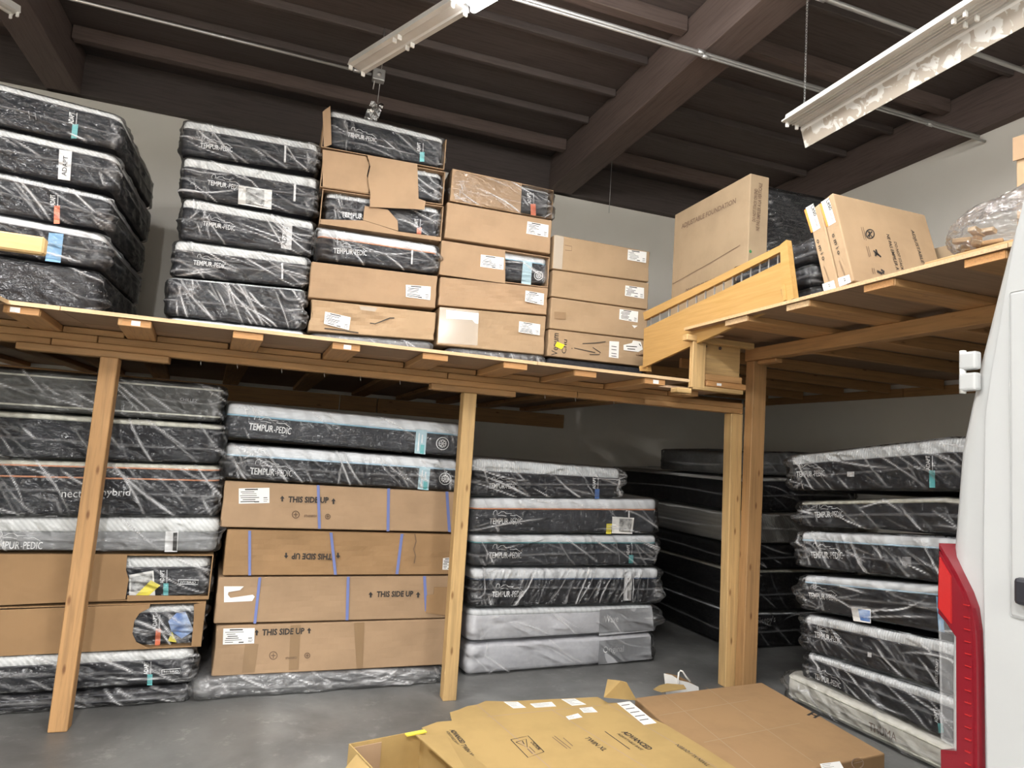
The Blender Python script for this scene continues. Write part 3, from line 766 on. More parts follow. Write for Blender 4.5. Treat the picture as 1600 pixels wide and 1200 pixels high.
# ------------------------------------------------------------------ lamps and conduits
def strip_lamp(label, pa, pb, lit, wing=False, holders=True, chains=(), group=None, watts=LAMP_W, wide=1.0):
    pa = Vector(pa); pb = Vector(pb); L = (pb - pa).length
    x = (pb - pa).normalized(); z = Vector((0, 0, 1)); yv = z.cross(x)
    yw = yv * wide
    M = Matrix([[x[i], yw[i], z[i], pa[i]] for i in range(3)] + [[0, 0, 0, 1]])
    r = empty('strip_lamp', label, 'lamp', group, M)
    def pr(name, poly, mat, x0=0.0, x1=None):      # poly in (y,z) extruded along x
        x1 = L if x1 is None else x1
        v, f = prism_geo(poly, 0, 1)
        V = [(x0 if q[1] == 0 else x1, q[0], q[2]) for q in v]
        bmv = pyd(name, V, f, mat, r); bm = bmesh.new(); bm.from_mesh(bmv.data); bmesh.ops.recalc_face_normals(bm, faces=bm.faces[:]); bm.to_mesh(bmv.data); bm.free(); return bmv
    pr('channel', [(-0.055, 0), (-0.045, 0.055), (0.045, 0.055), (0.055, 0), (0.03, -0.004), (0.022, 0.006), (-0.022, 0.006), (-0.03, -0.004)], 'white_metal')
    if wing:
        for s_ in (-1, 1):
            pr('reflector_rib', [(s_ * 0.055, 0.002), (s_ * 0.06, -0.006), (s_ * 0.078, -0.002), (s_ * 0.078, 0.008)], 'white_metal')
        sg = 1 if wing > 0 else -1
        for yy in (-0.035, -0.012, 0.012, 0.035):
            pr('channel_rib', [(yy - 0.006, 0.004), (yy - 0.004, -0.008), (yy + 0.004, -0.008), (yy + 0.006, 0.004)], 'white_metal')
        pr('reflector', [(sg * 0.082, 0.010), (sg * 0.080, -0.020), (sg * 0.120, -0.140), (sg * 0.135, -0.132), (sg * 0.098, -0.018), (sg * 0.10, 0.010)], 'mottled_metal')
        pr('reflector_lip', [(sg * 0.079, 0.0), (sg * 0.077, -0.020), (sg * 0.084, -0.032), (sg * 0.090, -0.024)], 'white_metal')
    for xx in ([0.01, L * 0.5 - 0.03, L * 0.5 + 0.03, L - 0.01] if holders else []):
        for yy in (-0.038, 0.038):
            v, f = box_geo((xx - 0.008, yy - 0.011, -0.035), (xx + 0.008, yy + 0.011, 0.004)); o = pyd('lamp_holder', v, f, 'socket_white', r); bev(o, 0.005, 2)
    if lit:
        for yy in (-0.038, 0.038):
            tube('tube', [(0.02, yy, -0.028), (L - 0.02, yy, -0.028)], 0.013, 'lit_tube', r, 10)
        la = bpy.data.lights.new('tube_light', 'AREA'); la.shape = 'RECTANGLE'; la.size = L - 0.1; la.size_y = 0.10; la.energy = watts; la.color = (1.0, 0.99, 0.975)
        lo = bpy.data.objects.new('tube_light', la); COL.objects.link(lo); lo.parent = r; lo.location = (L / 2, 0, -0.05)
    for cx, top in chains:
        V = []; Fc = []; zz = 0.09; k2 = 0
        while zz < top:
            v, f = tube_geo([(cx + (0.006 * math.cos(a) if k2 % 2 else 0), (0 if k2 % 2 else 0.006 * math.cos(a)), zz + 0.012 * math.sin(a)) for a in np.linspace(0, 2 * math.pi, 9)[:-1]], 0.0018, 4, True)
            o_ = len(V); V += v; Fc += [tuple(i + o_ for i in q) for q in f]; zz += 0.019; k2 += 1
        pyd('chain', V, Fc, 'galvanised', r, True)
        tube('hanger_wire', [(cx, -0.05, 0.04), (cx, 0, 0.085), (cx, 0.05, 0.04)], 0.002, 'galvanised', r, 5)
    return r
# unlit white one hanging at upper right
strip_lamp('unlit white strip lamp hanging on a chain at upper right', (3.02, 3.50, 3.88), (2.98, 1.06, 3.88), False, 1, True, ((0.12, 0.90), (2.2, 0.90)))
# row over the aisle: the far one has no tubes, the next one is lit
d_ = Vector((0.455, -0.89, 0)).normalized(); p_ = Vector((0.325, 5.25, 4.50))
strip_lamp('strip lamp without tubes above the stack with the torn cartons', p_, p_ + d_ * 1.22, False, wide=1.5)
strip_lamp('lit strip lamp at the top edge of the photo', p_ + d_ * 1.27, p_ + d_ * 3.67, True, wide=1.5)
strip_lamp('dim strip lamp end in the top left corner', (-2.10, 5.72, 4.55), (-2.88, 4.79, 4.55), False)
# unseen strip lamps added behind and beside the viewer for frontal fill light
for i, (x, y) in enumerate(((-2.6, 1.9), (-0.9, -1.2), (2.2, -1.8), (-4.6, -4.8), (-0.6, -5.2), (3.4, -5.0), (-4.6, -8.6), (-0.6, -8.6), (3.4, -8.6), (-2.6, -12.0), (1.6, -12.0))):
    strip_lamp('lit strip lamp of the hall behind the viewer', (x, y + 1.2, 4.40), (x, y - 1.2, 4.40), True, group='lit strip lamps behind the viewer', watts=FILL_W)

def pipe(label, pts, r, couplings=()):
    root = empty('conduit', label, 'conduit', mat=Matrix.Translation(Vector(pts[0])))
    q = [Vector(p) - Vector(pts[0]) for p in pts]
    tube('tube_run', q, r, 'galvanised', root, 10)
    for c in couplings:
        p = q[0].lerp(q[-1], c); dv = (q[-1] - q[0]).normalized() * 0.03
        tube('coupling', [p - dv, p + dv], r * 1.45, 'galvanised', root, 10)
    return root
pipe('upper of two parallel steel conduits ending at the right wall', [(-1.0, 4.25, 4.755), (5.80, 4.28, 4.755)], 0.017, (0.56, 0.80))
pipe('lower thin steel conduit beside a thicker one at the right wall', [(-1.0, 4.20, 4.70), (5.83, 4.24, 4.70)], 0.011, (0.56, 0.80, 0.9))
pipe('single steel conduit above the unlit lamp at top right', [(0.5, 3.38, 4.75), (5.80, 3.42, 4.75)], 0.018, (0.5, 0.75))
pr_ = pipe('thin pale conduit running to a junction box at top left', [(-3.5, 5.50, 4.66), (0.47, 5.56, 4.66)], 0.012, (0.97,))
jb = empty('junction_box', 'small metal junction box at the end of the pale conduit', 'junction box', mat=Matrix.Translation((0.53, 5.56, 4.66)))
o = box('box_body', (-0.05, -0.035, -0.05), (0.05, 0.035, 0.05), 'galvanised', jb, 0.008); tube('knockout', [(0, -0.035, 0), (0, -0.042, 0)], 0.018, 'galvanised', jb, 10)
tube('hanging_wire', [(-0.03, 0, -0.05), (-0.035, 0.01, -0.12)], 0.004, 'white_metal', jb, 5)
# torn foil strip hanging over the stack
a = ony(590, 160, 5.75); V = []; Fc = []
for i in range(9):
    t = i / 8
    for j in range(5):
        s_ = j / 4
        V.append((0.11 * (s_ - 0.5) - 0.05 * t, 0.02 * math.sin(7 * t + 3 * s_) + 0.012 * math.sin(17 * t - 9 * s_), -0.17 * t + 0.01 * math.sin(11 * s_)))
for i in range(8):
    for j in range(4): Fc.append((i * 5 + j, i * 5 + j + 1, i * 5 + j + 6, i * 5 + j + 5))
fo = pyd('foil_strip', V, Fc, 'foil'); fo.location = a
sm = fo.modifiers.new('thickness', 'SOLIDIFY'); sm.thickness = 0.002
tube('tie_wire', [(0, 0, 0.0), (0.01, 0, 0.4), (0.0, 0, 5.2 - float(a[2]))], 0.003, 'galvanised', fo, 5)
tag(fo, 'crumpled silver foil strip hanging behind the topmost torn carton', 'foil')
wr = tube('wire', [(0, 0, 0), (0.004, 0.01, -0.4), (0.0, 0, -0.75)], 0.003, 'galvanised', None, 5); wr.location = ony(957, 236, 6.9)
tag(wr, 'thin wire dangling from the roof in front of the back wall', 'wire')

# ------------------------------------------------------------------ stacks under the loft
G1 = 'stack under the loft at far left'
f1 = upright(-0.40, 4.545, 4.5)
t = mattress(f1, 'charcoal grey mattress on top of the far left floor stack', (0, 573), (347, 602), (0, 640), (345, 661), side='knit_charcoal', tf=0.0, pipe='quilt_cream', w=1.93, wrap='film_dull', group=G1, r=0.05)
t.text('CHILLEZ', (281, 626), (308, 629), 0.19, 'logo_grey', 0.0)
t = mattress(f1, 'black mattress with thin cream top edge, second from top at far left', (0, 641), (348, 663), (0, 716), (343, 725), side='knit_dark', tf=0.14, top='quilt_cream', pipe=None, w=1.93, group=G1, ang=0.7, ear=(0.02, 0.035))
t.text('PERFORMANCE', (293, 675), (322, 675), 0.16, 'logo_dim', 0.0)
t = mattress(f1, 'dark hybrid mattress with two orange piping lines behind the left post', (0, 717), (340, 727), (0, 806), (340, 808), side='knit_dark', tf=0.10, top='quilt_cream', pipe='pipe_orange', pipes=2, w=1.93, group=G1, ang=0.75, dens=34, ear=(0.02, 0.03))
t.text('nectar', (96, 777), (143, 777.5), 0.25, 'logo_white', 0.0); t.text('hybrid', (158, 777.5), (203, 778), 0.36, 'logo_white', 0.0)
t = mattress(f1, 'mid grey mattress with white diagonal quilt top, directly above the torn cartons', (0, 808), (342, 808), (0, 862), (340, 864), side='knit_midgrey', tf=0.42, top='quilt_diag', pipe=None, w=1.93, group=G1, dens=18)
t.logo((-18, 857), (66, 858))
t.poly('side_tag', [(259, 830), (279, 829), (277, 862), (257, 862)], 'tag_white', 0.0025, 0.0008); t.text('ADAPT', (266, 861), (267, 840), 0.30, 'ink'); t.strokes('tag_stripe', [[(273, 860), (274, 832)]], 0.022, 'ink', 0.004)
# two torn cartons with their mattresses
oc = open_carton(f1, 'torn carton under the grey mattress, cut square at its right end', (0, 865), (334, 866), (0, 947), (326, 936), w=1.93, group=G1, mat='cardboard_brown',
                 fronts=(('front_panel', [(-340, 865), (199, 866), (197, 890), (201, 905), (196, 936), (-340, 962)]), ('front_edge', [(199, 930), (326, 931), (326, 936), (199, 939)])))
t = mattress(f1.shift(0.05), 'dark hybrid mattress showing through the square cut, with a teal tag', (0, 868), (330, 869), (0, 944), (322, 932), d=2.0, tf=0.28, w=1.88, group=G1, inset=0.0)
t.poly('photo_card', [(202, 898), (240, 891), (243, 933), (202, 934)], 'paper', 0.003, 0.001); t.poly('card_photo', [(205, 901), (238, 895), (239, 920), (205, 924)], 'photo_print', 0.0045, 0.0005)
t.poly('yellow_card', [(211, 931), (236, 906), (251, 914), (229, 933)], 'yellow_card', 0.006, 0.0008)
t.adapt(258, 257, 890, 911, 931, 'tag_teal', 'ADAPT', 8); t.strokes('frame_mark', [[(279, 905), (310, 906), (309, 913), (279, 912), (279, 905)]], 0.004, 'logo_white'); t.text('HYBRID', (282, 911), (306, 911.5), 0.16, 'logo_white', 0.02)
oc = open_carton(f1, 'torn carton with a round hole at its right end, above the lowest left mattress', (0, 950), (323, 939), (0, 1024), (313, 1011), w=1.93, group=G1, mat='cardboard_brown',
                 fronts=(('front_panel', [(-340, 965), (235, 944), (233, 950), (218, 958), (210, 970), (207, 990), (213, 1003), (228, 1010), (237, 1013), (-340, 1042)]), ('front_panel', [(303, 944), (322, 940), (314, 1008), (299, 1010), (303, 965)])))
t = mattress(f1.shift(0.05), 'dark mattress behind the round hole, with an orange tag and blue card', (0, 953), (318, 942), (0, 1021), (309, 1007), d=2.0, tf=0.20, w=1.88, group=G1, ang=0.4, dens=30)
t.adapt(247, 244, 960, 982, 1010, 'tag_orange', 'ADAPT', 8)
t.poly('photo_card', [(263, 970), (276, 957), (290, 955), (303, 985), (284, 997), (268, 986)], 'photo_blue', 0.005, 0.001); t.poly('yellow_card', [(262, 1001), (269, 986), (276, 1003)], 'yellow_card', 0.006, 0.001)
t = mattress(f1, 'dark hybrid mattress with white top, low on the far left stack', (0, 1025), (305, 1013), (0, 1086), (295, 1067), tf=0.30, w=1.86, group=G1, ang=0.45, dens=34, ear=(0.02, 0.03))
t.adapt(233, 232, 1033, 1053, 1070, 'tag_teal', 'ADAPT', 8); t.strokes('frame_mark', [[(253, 1046), (282, 1044), (281, 1051), (253, 1053), (253, 1046)]], 0.004, 'logo_white'); t.text('HYBRID', (256, 1051), (279, 1050), 0.16, 'logo_white', 0.02)
t = mattress(f1, 'black boxspring on the floor at the bottom of the far left stack', (0, 1087), (295, 1069), (0, 1118), (290, 1096), side='knit_black', tf=0.0, pipe='pipe_dark', w=1.86, group=G1, cat='boxspring', name='boxspring', bottom=0.0, r=0.04)

G2 = 'carton stack under the loft'
f2 = upright(-0.305, 4.545, 4.4)
t = mattress(f2, 'slate mattress with snowflake badge, topmost above the strapped cartons', (357, 627), (722, 662), (352, 683), (719, 714), side='knit_slate', tf=0.36, top='quilt_smooth', pipe='pipe_blue', group=G2, ang=0.55, dens=14, seam=False, ear=(0.015, 0.01))
t.logo((388, 671), (454, 679))
def flake(t, x, y, r, lift=0.003):
    ring = [(x + r * math.cos(a), y + r * math.sin(a)) for a in np.linspace(0, 2 * math.pi, 25)]
    ls = [ring]
    for k in range(6):
        a = math.pi / 3 * k + 0.1; e = (x + 0.72 * r * math.cos(a), y + 0.72 * r * math.sin(a)); ls.append([(x, y), e])
        for s in (-0.5, 0.5): ls.append([(x + 0.42 * r * math.cos(a), y + 0.42 * r * math.sin(a)), (x + 0.68 * r * math.cos(a + s), y + 0.68 * r * math.sin(a + s))])
    t.strokes('snowflake_badge', ls, 0.006, 'logo_white', lift)
def bluestrip(t, p):
    t.poly('side_tag', p, 'tag_paleblue', 0.0025, 0.0008)
    (a, b_, c, e) = p
    m_ = lambda u, v: (a[0] * (1 - u) * (1 - v) + b_[0] * u * (1 - v) + c[0] * u * v + e[0] * (1 - u) * v, a[1] * (1 - u) * (1 - v) + b_[1] * u * (1 - v) + c[1] * u * v + e[1] * (1 - u) * v)
    t.poly('tag_block', [m_(0.5, 0.62), m_(0.85, 0.62), m_(0.85, 0.98), m_(0.5, 0.98)], 'tag_teal', 0.004, 0.0006)
    t.strokes('tag_lettering', [[m_(0.3, 0.15), m_(0.3, 0.9)], [m_(0.6, 0.2), m_(0.6, 0.55)]], 0.008, 'logo_white', 0.0045)
bluestrip(t, [(650, 671), (667, 672), (664, 710), (647, 708)]); flake(t, 691, 693, 9.5)
t = mattress(f2, 'wrinkled wrapped mattress with snowflake badge, resting on the strapped cartons', (354, 692), (718, 718), (349, 748), (714, 768), side='knit_dark', tf=0.33, top='quilt_smooth', pipe='pipe_lightblue', group=G2, ang=0.75, dens=42, wrap='film_steep', ear=(0.035, 0.02))
t.logo((390, 741), (456, 745)); bluestrip(t, [(655, 729), (672, 731), (669, 766), (652, 764)]); flake(t, 695, 748, 9)

def straps(t, segs):
    for (a, b_) in segs:
        t.poly('strap', [(a[0] - 2.2, a[1]), (a[0] + 2.2, a[1]), (b_[0] + 2.2, b_[1]), (b_[0] - 2.2, b_[1])], 'strap_blue', 0.0015, 0.002)
def arrow(t, x, y, s=4.5, up=True):
    k = -1 if up else 1
    t.poly('arrow_mark', [(x, y + k * s), (x + s * 0.75, y), (x + s * 0.28, y), (x + s * 0.28, y - k * s), (x - s * 0.28, y - k * s), (x - s * 0.28, y), (x - s * 0.75, y)], 'ink', 0.002, 0.0006)
def marks(t, xs, txt):
    (x, y, r), (x2, y2, r2) = xs
    for xx, yy, rr in xs:
        t.strokes('round_mark', [[(xx + rr * math.cos(a), yy + rr * math.sin(a)) for a in np.linspace(0, 2 * math.pi, 17)], [(xx - rr * 0.6, yy), (xx + rr * 0.6, yy)], [(xx, yy - rr * 0.6), (xx, yy + rr * 0.7)]], 0.005, 'ink_faded')
    t.text('STH008021', txt[0], txt[1], 0.20, 'ink_faded', 0.02)
t = carton(f2, 'strapped carton reading THIS SIDE UP beneath the two snowflake mattresses', (350, 751), (714, 769), (345, 824), (712, 832), group=G2)
t.label([(373, 763), (421, 762), (421, 786), (373, 787)], 3); t.text('THIS SIDE UP', (450, 785), (513, 786), 0.155, 'ink', 0.03); arrow(t, 441, 779); arrow(t, 521, 783)
straps(t, [((497, 758), (499, 826)), ((607, 763), (606, 830)), ((698, 768), (702, 831))]); marks(t, ((462, 804, 5.5), (512, 807, 3.8)), ((475, 808), (494, 808)))
t = carton(f2, 'strapped carton with its THIS SIDE UP lettering upside down', (353, 827), (712, 835), (350, 900), (708, 898), group=G2, mat='cardboard_brown', crush=0.012)
t.text('THIS SIDE UP', (519, 865), (456, 864), 0.155, 'ink', 0.03); arrow(t, 447, 868, 4.5, False); arrow(t, 528, 868, 4.5, False)
straps(t, [((390, 829), (390, 899)), ((517, 832), (524, 898)), ((628, 834), (620, 897))]); t.label([(692, 872), (707, 871), (707, 890), (691, 890)], 5)
t.strokes('crack', [[(648, 834), (650, 846), (646, 858), (649, 868), (647, 880)]], 0.006, 'ink_faded')
t = carton(f2, 'strapped carton with a torn label and patched right corner', (340, 902), (706, 900), (335, 975), (703, 966), group=G2)
t.text('THIS SIDE UP', (588, 933), (645, 932), 0.155, 'ink', 0.03); arrow(t, 579, 929); arrow(t, 653, 929)
straps(t, [((406, 902), (398, 974)), ((544, 901), (542, 969)), ((663, 900), (666, 955))])
t.poly('torn_label', [(350, 916), (381, 916), (375, 922), (357, 925), (356, 929), (360, 934), (395, 929), (398, 932), (394, 939), (350, 941)], 'paper', 0.002, 0.0008)
t.poly('patch_flap', [(678, 917), (705, 917), (702, 962), (665, 957), (666, 930), (677, 928)], 'cardboard_brown', 0.003, 0.005)
t = carton(f2, 'lowest THIS SIDE UP carton, with brown tape strips and no straps', (337, 978), (702, 967), (331, 1058), (698, 1039), group=G2)
t.label([(349, 982), (398, 981), (397, 1005), (348, 1007)], 8); t.text('THIS SIDE UP', (409, 993), (475, 990.5), 0.155, 'ink', 0.03); arrow(t, 401, 988); arrow(t, 483, 985)
for p in ([(454, 977), (470, 976), (466, 1046), (451, 1047)], [(553, 973), (569, 972), (567, 1043), (557, 1044)], [(383, 1006), (404, 1006), (398, 1050), (378, 1051)]): t.poly('tape', p, 'card_tape', 0.001, 0.0006)
marks(t, ((427, 1024, 6), (480, 1024, 4)), ((446, 1030), (464, 1029)))
t = mattress(f2, 'grey boxspring in loose clear plastic on the floor under the cartons', (303, 1056), (690, 1042), (299, 1099), (688, 1070), side='knit_grey', tf=0.0, pipe=None, wrap='film_thick', group=G2, cat='boxspring', name='boxspring', bottom=0.0, ear=(0.05, 0.02), dens=40, ang=0.2)

G3 = 'mattress stack right of the middle post'
f3 = upright(1.43, 4.77, 6.0)
t = mattress(f3, 'short wrapped mattress with ribbed white top and blue tag, above four others', (742, 714), (966, 731), (738, 776), (975, 779), tf=0.36, top='quilt_rib', pipe='pipe_dark', group=G3, ear=(0.02, 0.06), ang=0.4, dens=30, d=1.9)
t.logo((763, 763), (806, 763.5)); t.adapt(931, 930, 746, 764, 779, 'tag_navy', 'ADAPT', 7)
t = mattress(f3, 'slate mattress with orange piping and a photo card at its right end', (738, 777), (1026, 779), (737, 833), (1030, 834), side='knit_slate', tf=0.32, top='quilt_smooth', pipe='pipe_orange', group=G3, dens=12, seam=False, ear=(0.01, 0.012), ang=0.3)
t.logo((764, 819), (815, 819)); t.poly('photo_card', [(956, 807), (990, 809), (987, 834), (955, 833)], 'paper', 0.003, 0.001); t.poly('card_photo', [(967, 810), (987, 811), (984, 831), (966, 830)], 'photo_print', 0.0045, 0.0005); t.poly('yellow_card', [(947, 818), (955, 818), (954, 834), (946, 834)], 'yellow_card', 0.003, 0.001)
t.strokes('tag_lettering', [[(982, 798), (982, 809)]], 0.014, 'logo_white')
t = mattress(f3, 'slate mattress with teal tag and dark piping, third from top beside the middle post', (737, 835), (1025, 836), (737, 885), (1030, 884), side='knit_slate', tf=0.26, top='quilt_smooth', pipe='pipe_teal', group=G3, dens=16, ear=(0.015, 0.02))
t.logo((763, 872), (814, 872)); t.adapt(984, 983, 851, 867, 880, 'tag_teal', 'ADAPT', 7)
t = mattress(f3, 'wrinkled wrapped mattress with navy piping, above the two white sleeved ones', (737, 887), (1028, 887), (736, 949), (1034, 943), tf=0.30, top='quilt_smooth', pipe='pipe_navy', group=G3, ang=1.9, dens=34, wrap='film_steep', ear=(0.02, 0.05))
t.logo((768, 933), (817, 932)); t.poly('side_tag', [(975, 900), (987, 900), (985, 938), (973, 938)], 'tag_white', 0.0025, 0.0008); t.strokes('tag_lettering', [[(980, 935), (981, 903)]], 0.008, 'ink', 0.004)
t = mattress(f3, 'white sleeved mattress lettered Wave, bulging at its right end', (735, 952), (1022, 945), (731, 1004), (1024, 986), side='sleeve_white', tf=0.20, top='quilt_wide', pipe=None, wrap='film_dull', group=G3, ear=(0.01, 0.08), dens=7, seam=False)
t.poly('grey_sleeve_end', [(937, 952), (1018, 949), (1021, 985), (935, 993)], 'sleeve_grey', 0.002, 0.001); t.text('Wave', (943, 973), (965, 971), 0.40, 'logo_white', 0.0, 0.0045)
t = mattress(f3, 'white sleeved mattress lettered Original, flat on the floor', (731, 1006), (1017, 989), (727, 1058), (1024, 1033), side='sleeve_white', tf=0.0, pipe=None, wrap='film_dull', group=G3, bottom=0.0, ear=(0.02, 0.03), dens=7, seam=False, r=0.05)
t.poly('grey_sleeve_end', [(936, 1001), (1014, 994), (1018, 1029), (934, 1038)], 'sleeve_grey', 0.002, 0.001); t.text('Original', (941, 1023), (973, 1021), 0.34, 'logo_white', 0.0, 0.0045)

G4 = 'dark stack in the back corner'
f4 = upright(4.13, 5.16, 3.0)
for i, (lab, yt, yb, sd, tf_, tp, dd, wr_) in enumerate((
    ('thin dark grey mattress on top of the corner stack', 706, 743, 'knit_midgrey', 0.0, None, 1.15, 'film_dull'),
    ('black mattress under the thin grey one in the back corner', 746, 800, 'knit_black', 0.12, 'quilt_grey', 2.15, 'film_dull'),
    ('light grey quilted mattress in the middle of the dark corner stack', 801, 851, 'quilt_grey', 0.0, None, 2.05, 'film_dull'),
    ('black mattress just below the light grey quilted one', 852, 889, 'knit_black', 0.0, None, 2.03, 'film_dull'),
    ('black mattress with cream top edge, above the lettered lowest one', 890, 956, 'knit_black', 0.08, 'quilt_cream', 2.03, 'film_dull'),
    ('black lettered hybrid mattress at the bottom of the corner stack', 957, 1015, 'knit_black', 0.07, 'quilt_wide', 2.03, 'film_dull'))):
    x0 = 1147
    t = mattress(f4, lab, (x0, yt), (1240, yt - 0.5), (x0, yb), (1240, yb - 0.5), side=sd, tf=tf_, top=tp or 'quilt_grey', pipe=None, d=dd, w=1.5, wside='r', group=G4, wrap=wr_, dens=14, bottom=0.0 if i == 5 else None, ear=(0.012, 0.01))
    if i == 5: t.text("Sleepy's", (1182, 977), (1211, 974), 0.34, 'logo_white', 0.0); t.text('HYBRID', (1182, 983.5), (1198, 982.5), 0.2, 'logo_grey', 0.0)

G5 = 'mattress stack beside the van'
f5 = Frame((3.63, 4.11, 0), (0.055, -1, 0))
kw = dict(w=1.52, wside='r', group=G5, d=2.0)
t = mattress(f5, 'ribbed white topped mattress with teal tag, topmost beside the van', (1234, 711), (1490, 682), (1232, 766), (1480, 768), tf=0.30, top='quilt_rib', pipe='pipe_dark', ear=(0.06, 0.02), ang=0.6, dens=34, **kw)
t.logo((1246, 746), (1290, 744)); t.adapt(1455, 1456, 712, 735, 762, 'tag_teal', 'ADAPT', 9); t.poly('care_tag', [(1325, 737), (1336, 737), (1336, 745), (1325, 745)], 'paper_grey', 0.003, 0.001)
t = mattress(f5, 'plain dark mattress with cream top strip, second from top beside the van', (1243, 783), (1477, 776), (1250, 822), (1477, 833), tf=0.16, top='quilt_cream', pipe=None, ear=(0.07, 0.02), dens=24, **kw)
t.logo((1274, 809), (1319, 808))
t = mattress(f5, 'dark mattress with pale blue piping, third from top beside the van', (1245, 829), (1477, 838), (1250, 885), (1476, 911), tf=0.26, top='quilt_smooth', pipe='pipe_lightblue', ear=(0.08, 0.02), ang=0.7, dens=30, **kw)
t.logo((1268, 872), (1318, 873.5)); t.poly('care_tag', [(1411, 870), (1425, 870), (1424, 886), (1411, 884)], 'logo_dim', 0.003, 0.001)
t = mattress(f5, 'dark mattress with blue corner strip and a small photo card beside the van', (1247, 897), (1476, 914), (1256, 952), (1480, 990), tf=0.22, top='quilt_smooth', pipe='pipe_lightblue', ear=(0.07, 0.02), ang=0.1, dens=30, **kw)
t.logo((1265, 935), (1310, 939)); t.poly('photo_card', [(1331, 948), (1362, 952), (1362, 974), (1335, 970)], 'paper', 0.003, 0.001); t.poly('card_photo', [(1342, 951), (1361, 954), (1361, 972), (1346, 969)], 'photo_blue', 0.0045, 0.0005); t.poly('side_tag', [(1464, 932), (1474, 933), (1477, 988), (1468, 986)], 'tag_blue', 0.0025, 0.0008)
t = mattress(f5, 'dark mattress with wide ribbed top, third from the floor beside the van', (1256, 958), (1475, 1001), (1254, 1014), (1475, 1081), tf=0.26, top='quilt_rib', pipe='pipe_dark', ear=(0.06, 0.02), dens=26, **kw)
t.logo((1274, 995), (1316, 1006)); t.text('LUXE ADAPT', (1466, 1067), (1468, 1030), 0.13, 'logo_white', 0.0); t.poly('care_tag', [(1357, 1019), (1363, 1020), (1363, 1027), (1357, 1026)], 'paper_grey', 0.003, 0.001)
t = mattress(f5, 'dark mattress with ribbed top lying on the ivory lettered one', (1259, 1017), (1475, 1085), (1256, 1056), (1479, 1157), tf=0.26, top='quilt_rib', pipe='pipe_dark', ear=(0.05, 0.02), dens=26, **kw)
t.logo((1274, 1060), (1315, 1076)); t.adapt(1466, 1470, 1108, 1130, 1145, 'tag_teal', 'ADAPT', 8)
t = mattress(f5.shift(-0.05), 'ivory lettered mattress on the floor at the foot of the van side stack', (1229, 1047), (1479, 1164), (1225, 1086), (1475, 1206), side='ivory', tf=0.0, pipe='quilt_cream', ear=(0.05, 0.02), dens=16, bottom=0.0, wrap='film', **kw)
t.text('THUMA', (1359, 1141), (1402, 1159), 0.26, 'ink_faded', 0.0)

# ------------------------------------------------------------------ stacks on the loft
H1 = 'wide stack on the loft at far left'
g1 = upright(-1.25, 5.20, 0.0)
kw = dict(w=2.0, group=H1, d=1.37)
t = mattress(g1, 'white quilt topped mattress, topmost of the wide stack at upper left', (0, 130), (190, 180), (0, 196), (180, 233), tf=0.18, dens=22, **kw)
t.adapt(118, 114, 177, 195, 217, 'tag_teal', 'ADAPT', 9); t.strokes('stitched_mark', [[(45, 174), (47, 186)], [(55, 176), (57, 188)], [(45, 180), (57, 182)]], 0.006, 'logo_dim')
t = mattress(g1, 'mattress with a white tag, second from top at upper left', (0, 200), (176, 240), (0, 265), (180, 300), tf=0.20, dens=26, ear=(0.02, 0.05), **kw)
t.poly('side_tag', [(93, 234), (113, 237), (110, 283), (91, 280)], 'tag_white', 0.0025, 0.0008); t.text('ADAPT', (104, 276), (107, 245), 0.2, 'ink', 0.01, 0.004)
t = mattress(g1, 'mattress with an orange tag, third from top at upper left', (0, 269), (168, 306), (0, 332), (166, 360), tf=0.17, top='quilt_rib', dens=26, ear=(0.02, 0.05), **kw)
t.adapt(88, 87, 305, 322, 350, 'tag_orange', 'ADAPT', 9)
t = mattress(g1, 'mattress with a wide blue tag behind the loose board', (0, 335), (162, 365), (0, 396), (156, 421), tf=0.22, top='quilt_smooth', dens=30, ear=(0.02, 0.06), **kw)
t.poly('side_tag', [(77, 364), (100, 366), (95, 411), (71, 408)], 'tag_blue', 0.0025, 0.0008)
t = mattress(g1, 'black wrapped boxspring at the bottom of the upper left stack', (0, 400), (152, 424), (0, 470), (150, 488), side='knit_black', tf=0.0, pipe=None, dens=24, ear=(0.02, 0.07), bottom=DL, cat='boxspring', name='boxspring', **kw)

H2 = 'narrow stack of wrapped mattresses on the loft'
g2 = upright(-0.87, 5.50, 0.0)
kw = dict(group=H2, d=1.95, ear=(0.035, 0.04), pipe='pipe_dark', r=0.05)
t = mattress(g2, 'wrapped mattress, topmost of the narrow stack next to the wide one', (289, 185), (495, 224), (280, 240), (494, 270), tf=0.27, dens=30, **kw)
t.logo((313, 231), (363, 238)); t.strokes('tag_lettering', [[(446, 228), (445, 254)]], 0.014, 'logo_white')
t = mattress(g2, 'wrapped mattress with a photo card, second from top of the narrow stack', (291, 243), (495, 278), (278, 306), (490, 339), tf=0.27, dens=32, ang=0.3, **kw)
t.logo((324, 289), (376, 298)); t.poly('photo_card', [(373, 290), (425, 298), (424, 328), (372, 319)], 'paper', 0.004, 0.001); t.poly('card_photo', [(384, 294), (413, 298), (413, 324), (384, 319)], 'photo_print', 0.0055, 0.0005); t.strokes('tag_lettering', [[(461, 288), (460, 315)]], 0.016, 'logo_white')
t = mattress(g2, 'wrapped mattress with a broad white tag, third from top of the narrow stack', (291, 308), (492, 346), (276, 372), (482, 400), tf=0.25, dens=34, **kw)
t.logo((317, 353), (367, 361)); t.poly('side_tag', [(443, 348), (457, 350), (455, 391), (439, 388)], 'tag_white', 0.0025, 0.0008); t.text('ADAPT', (447, 385), (450, 355), 0.2, 'ink', 0.01, 0.004)
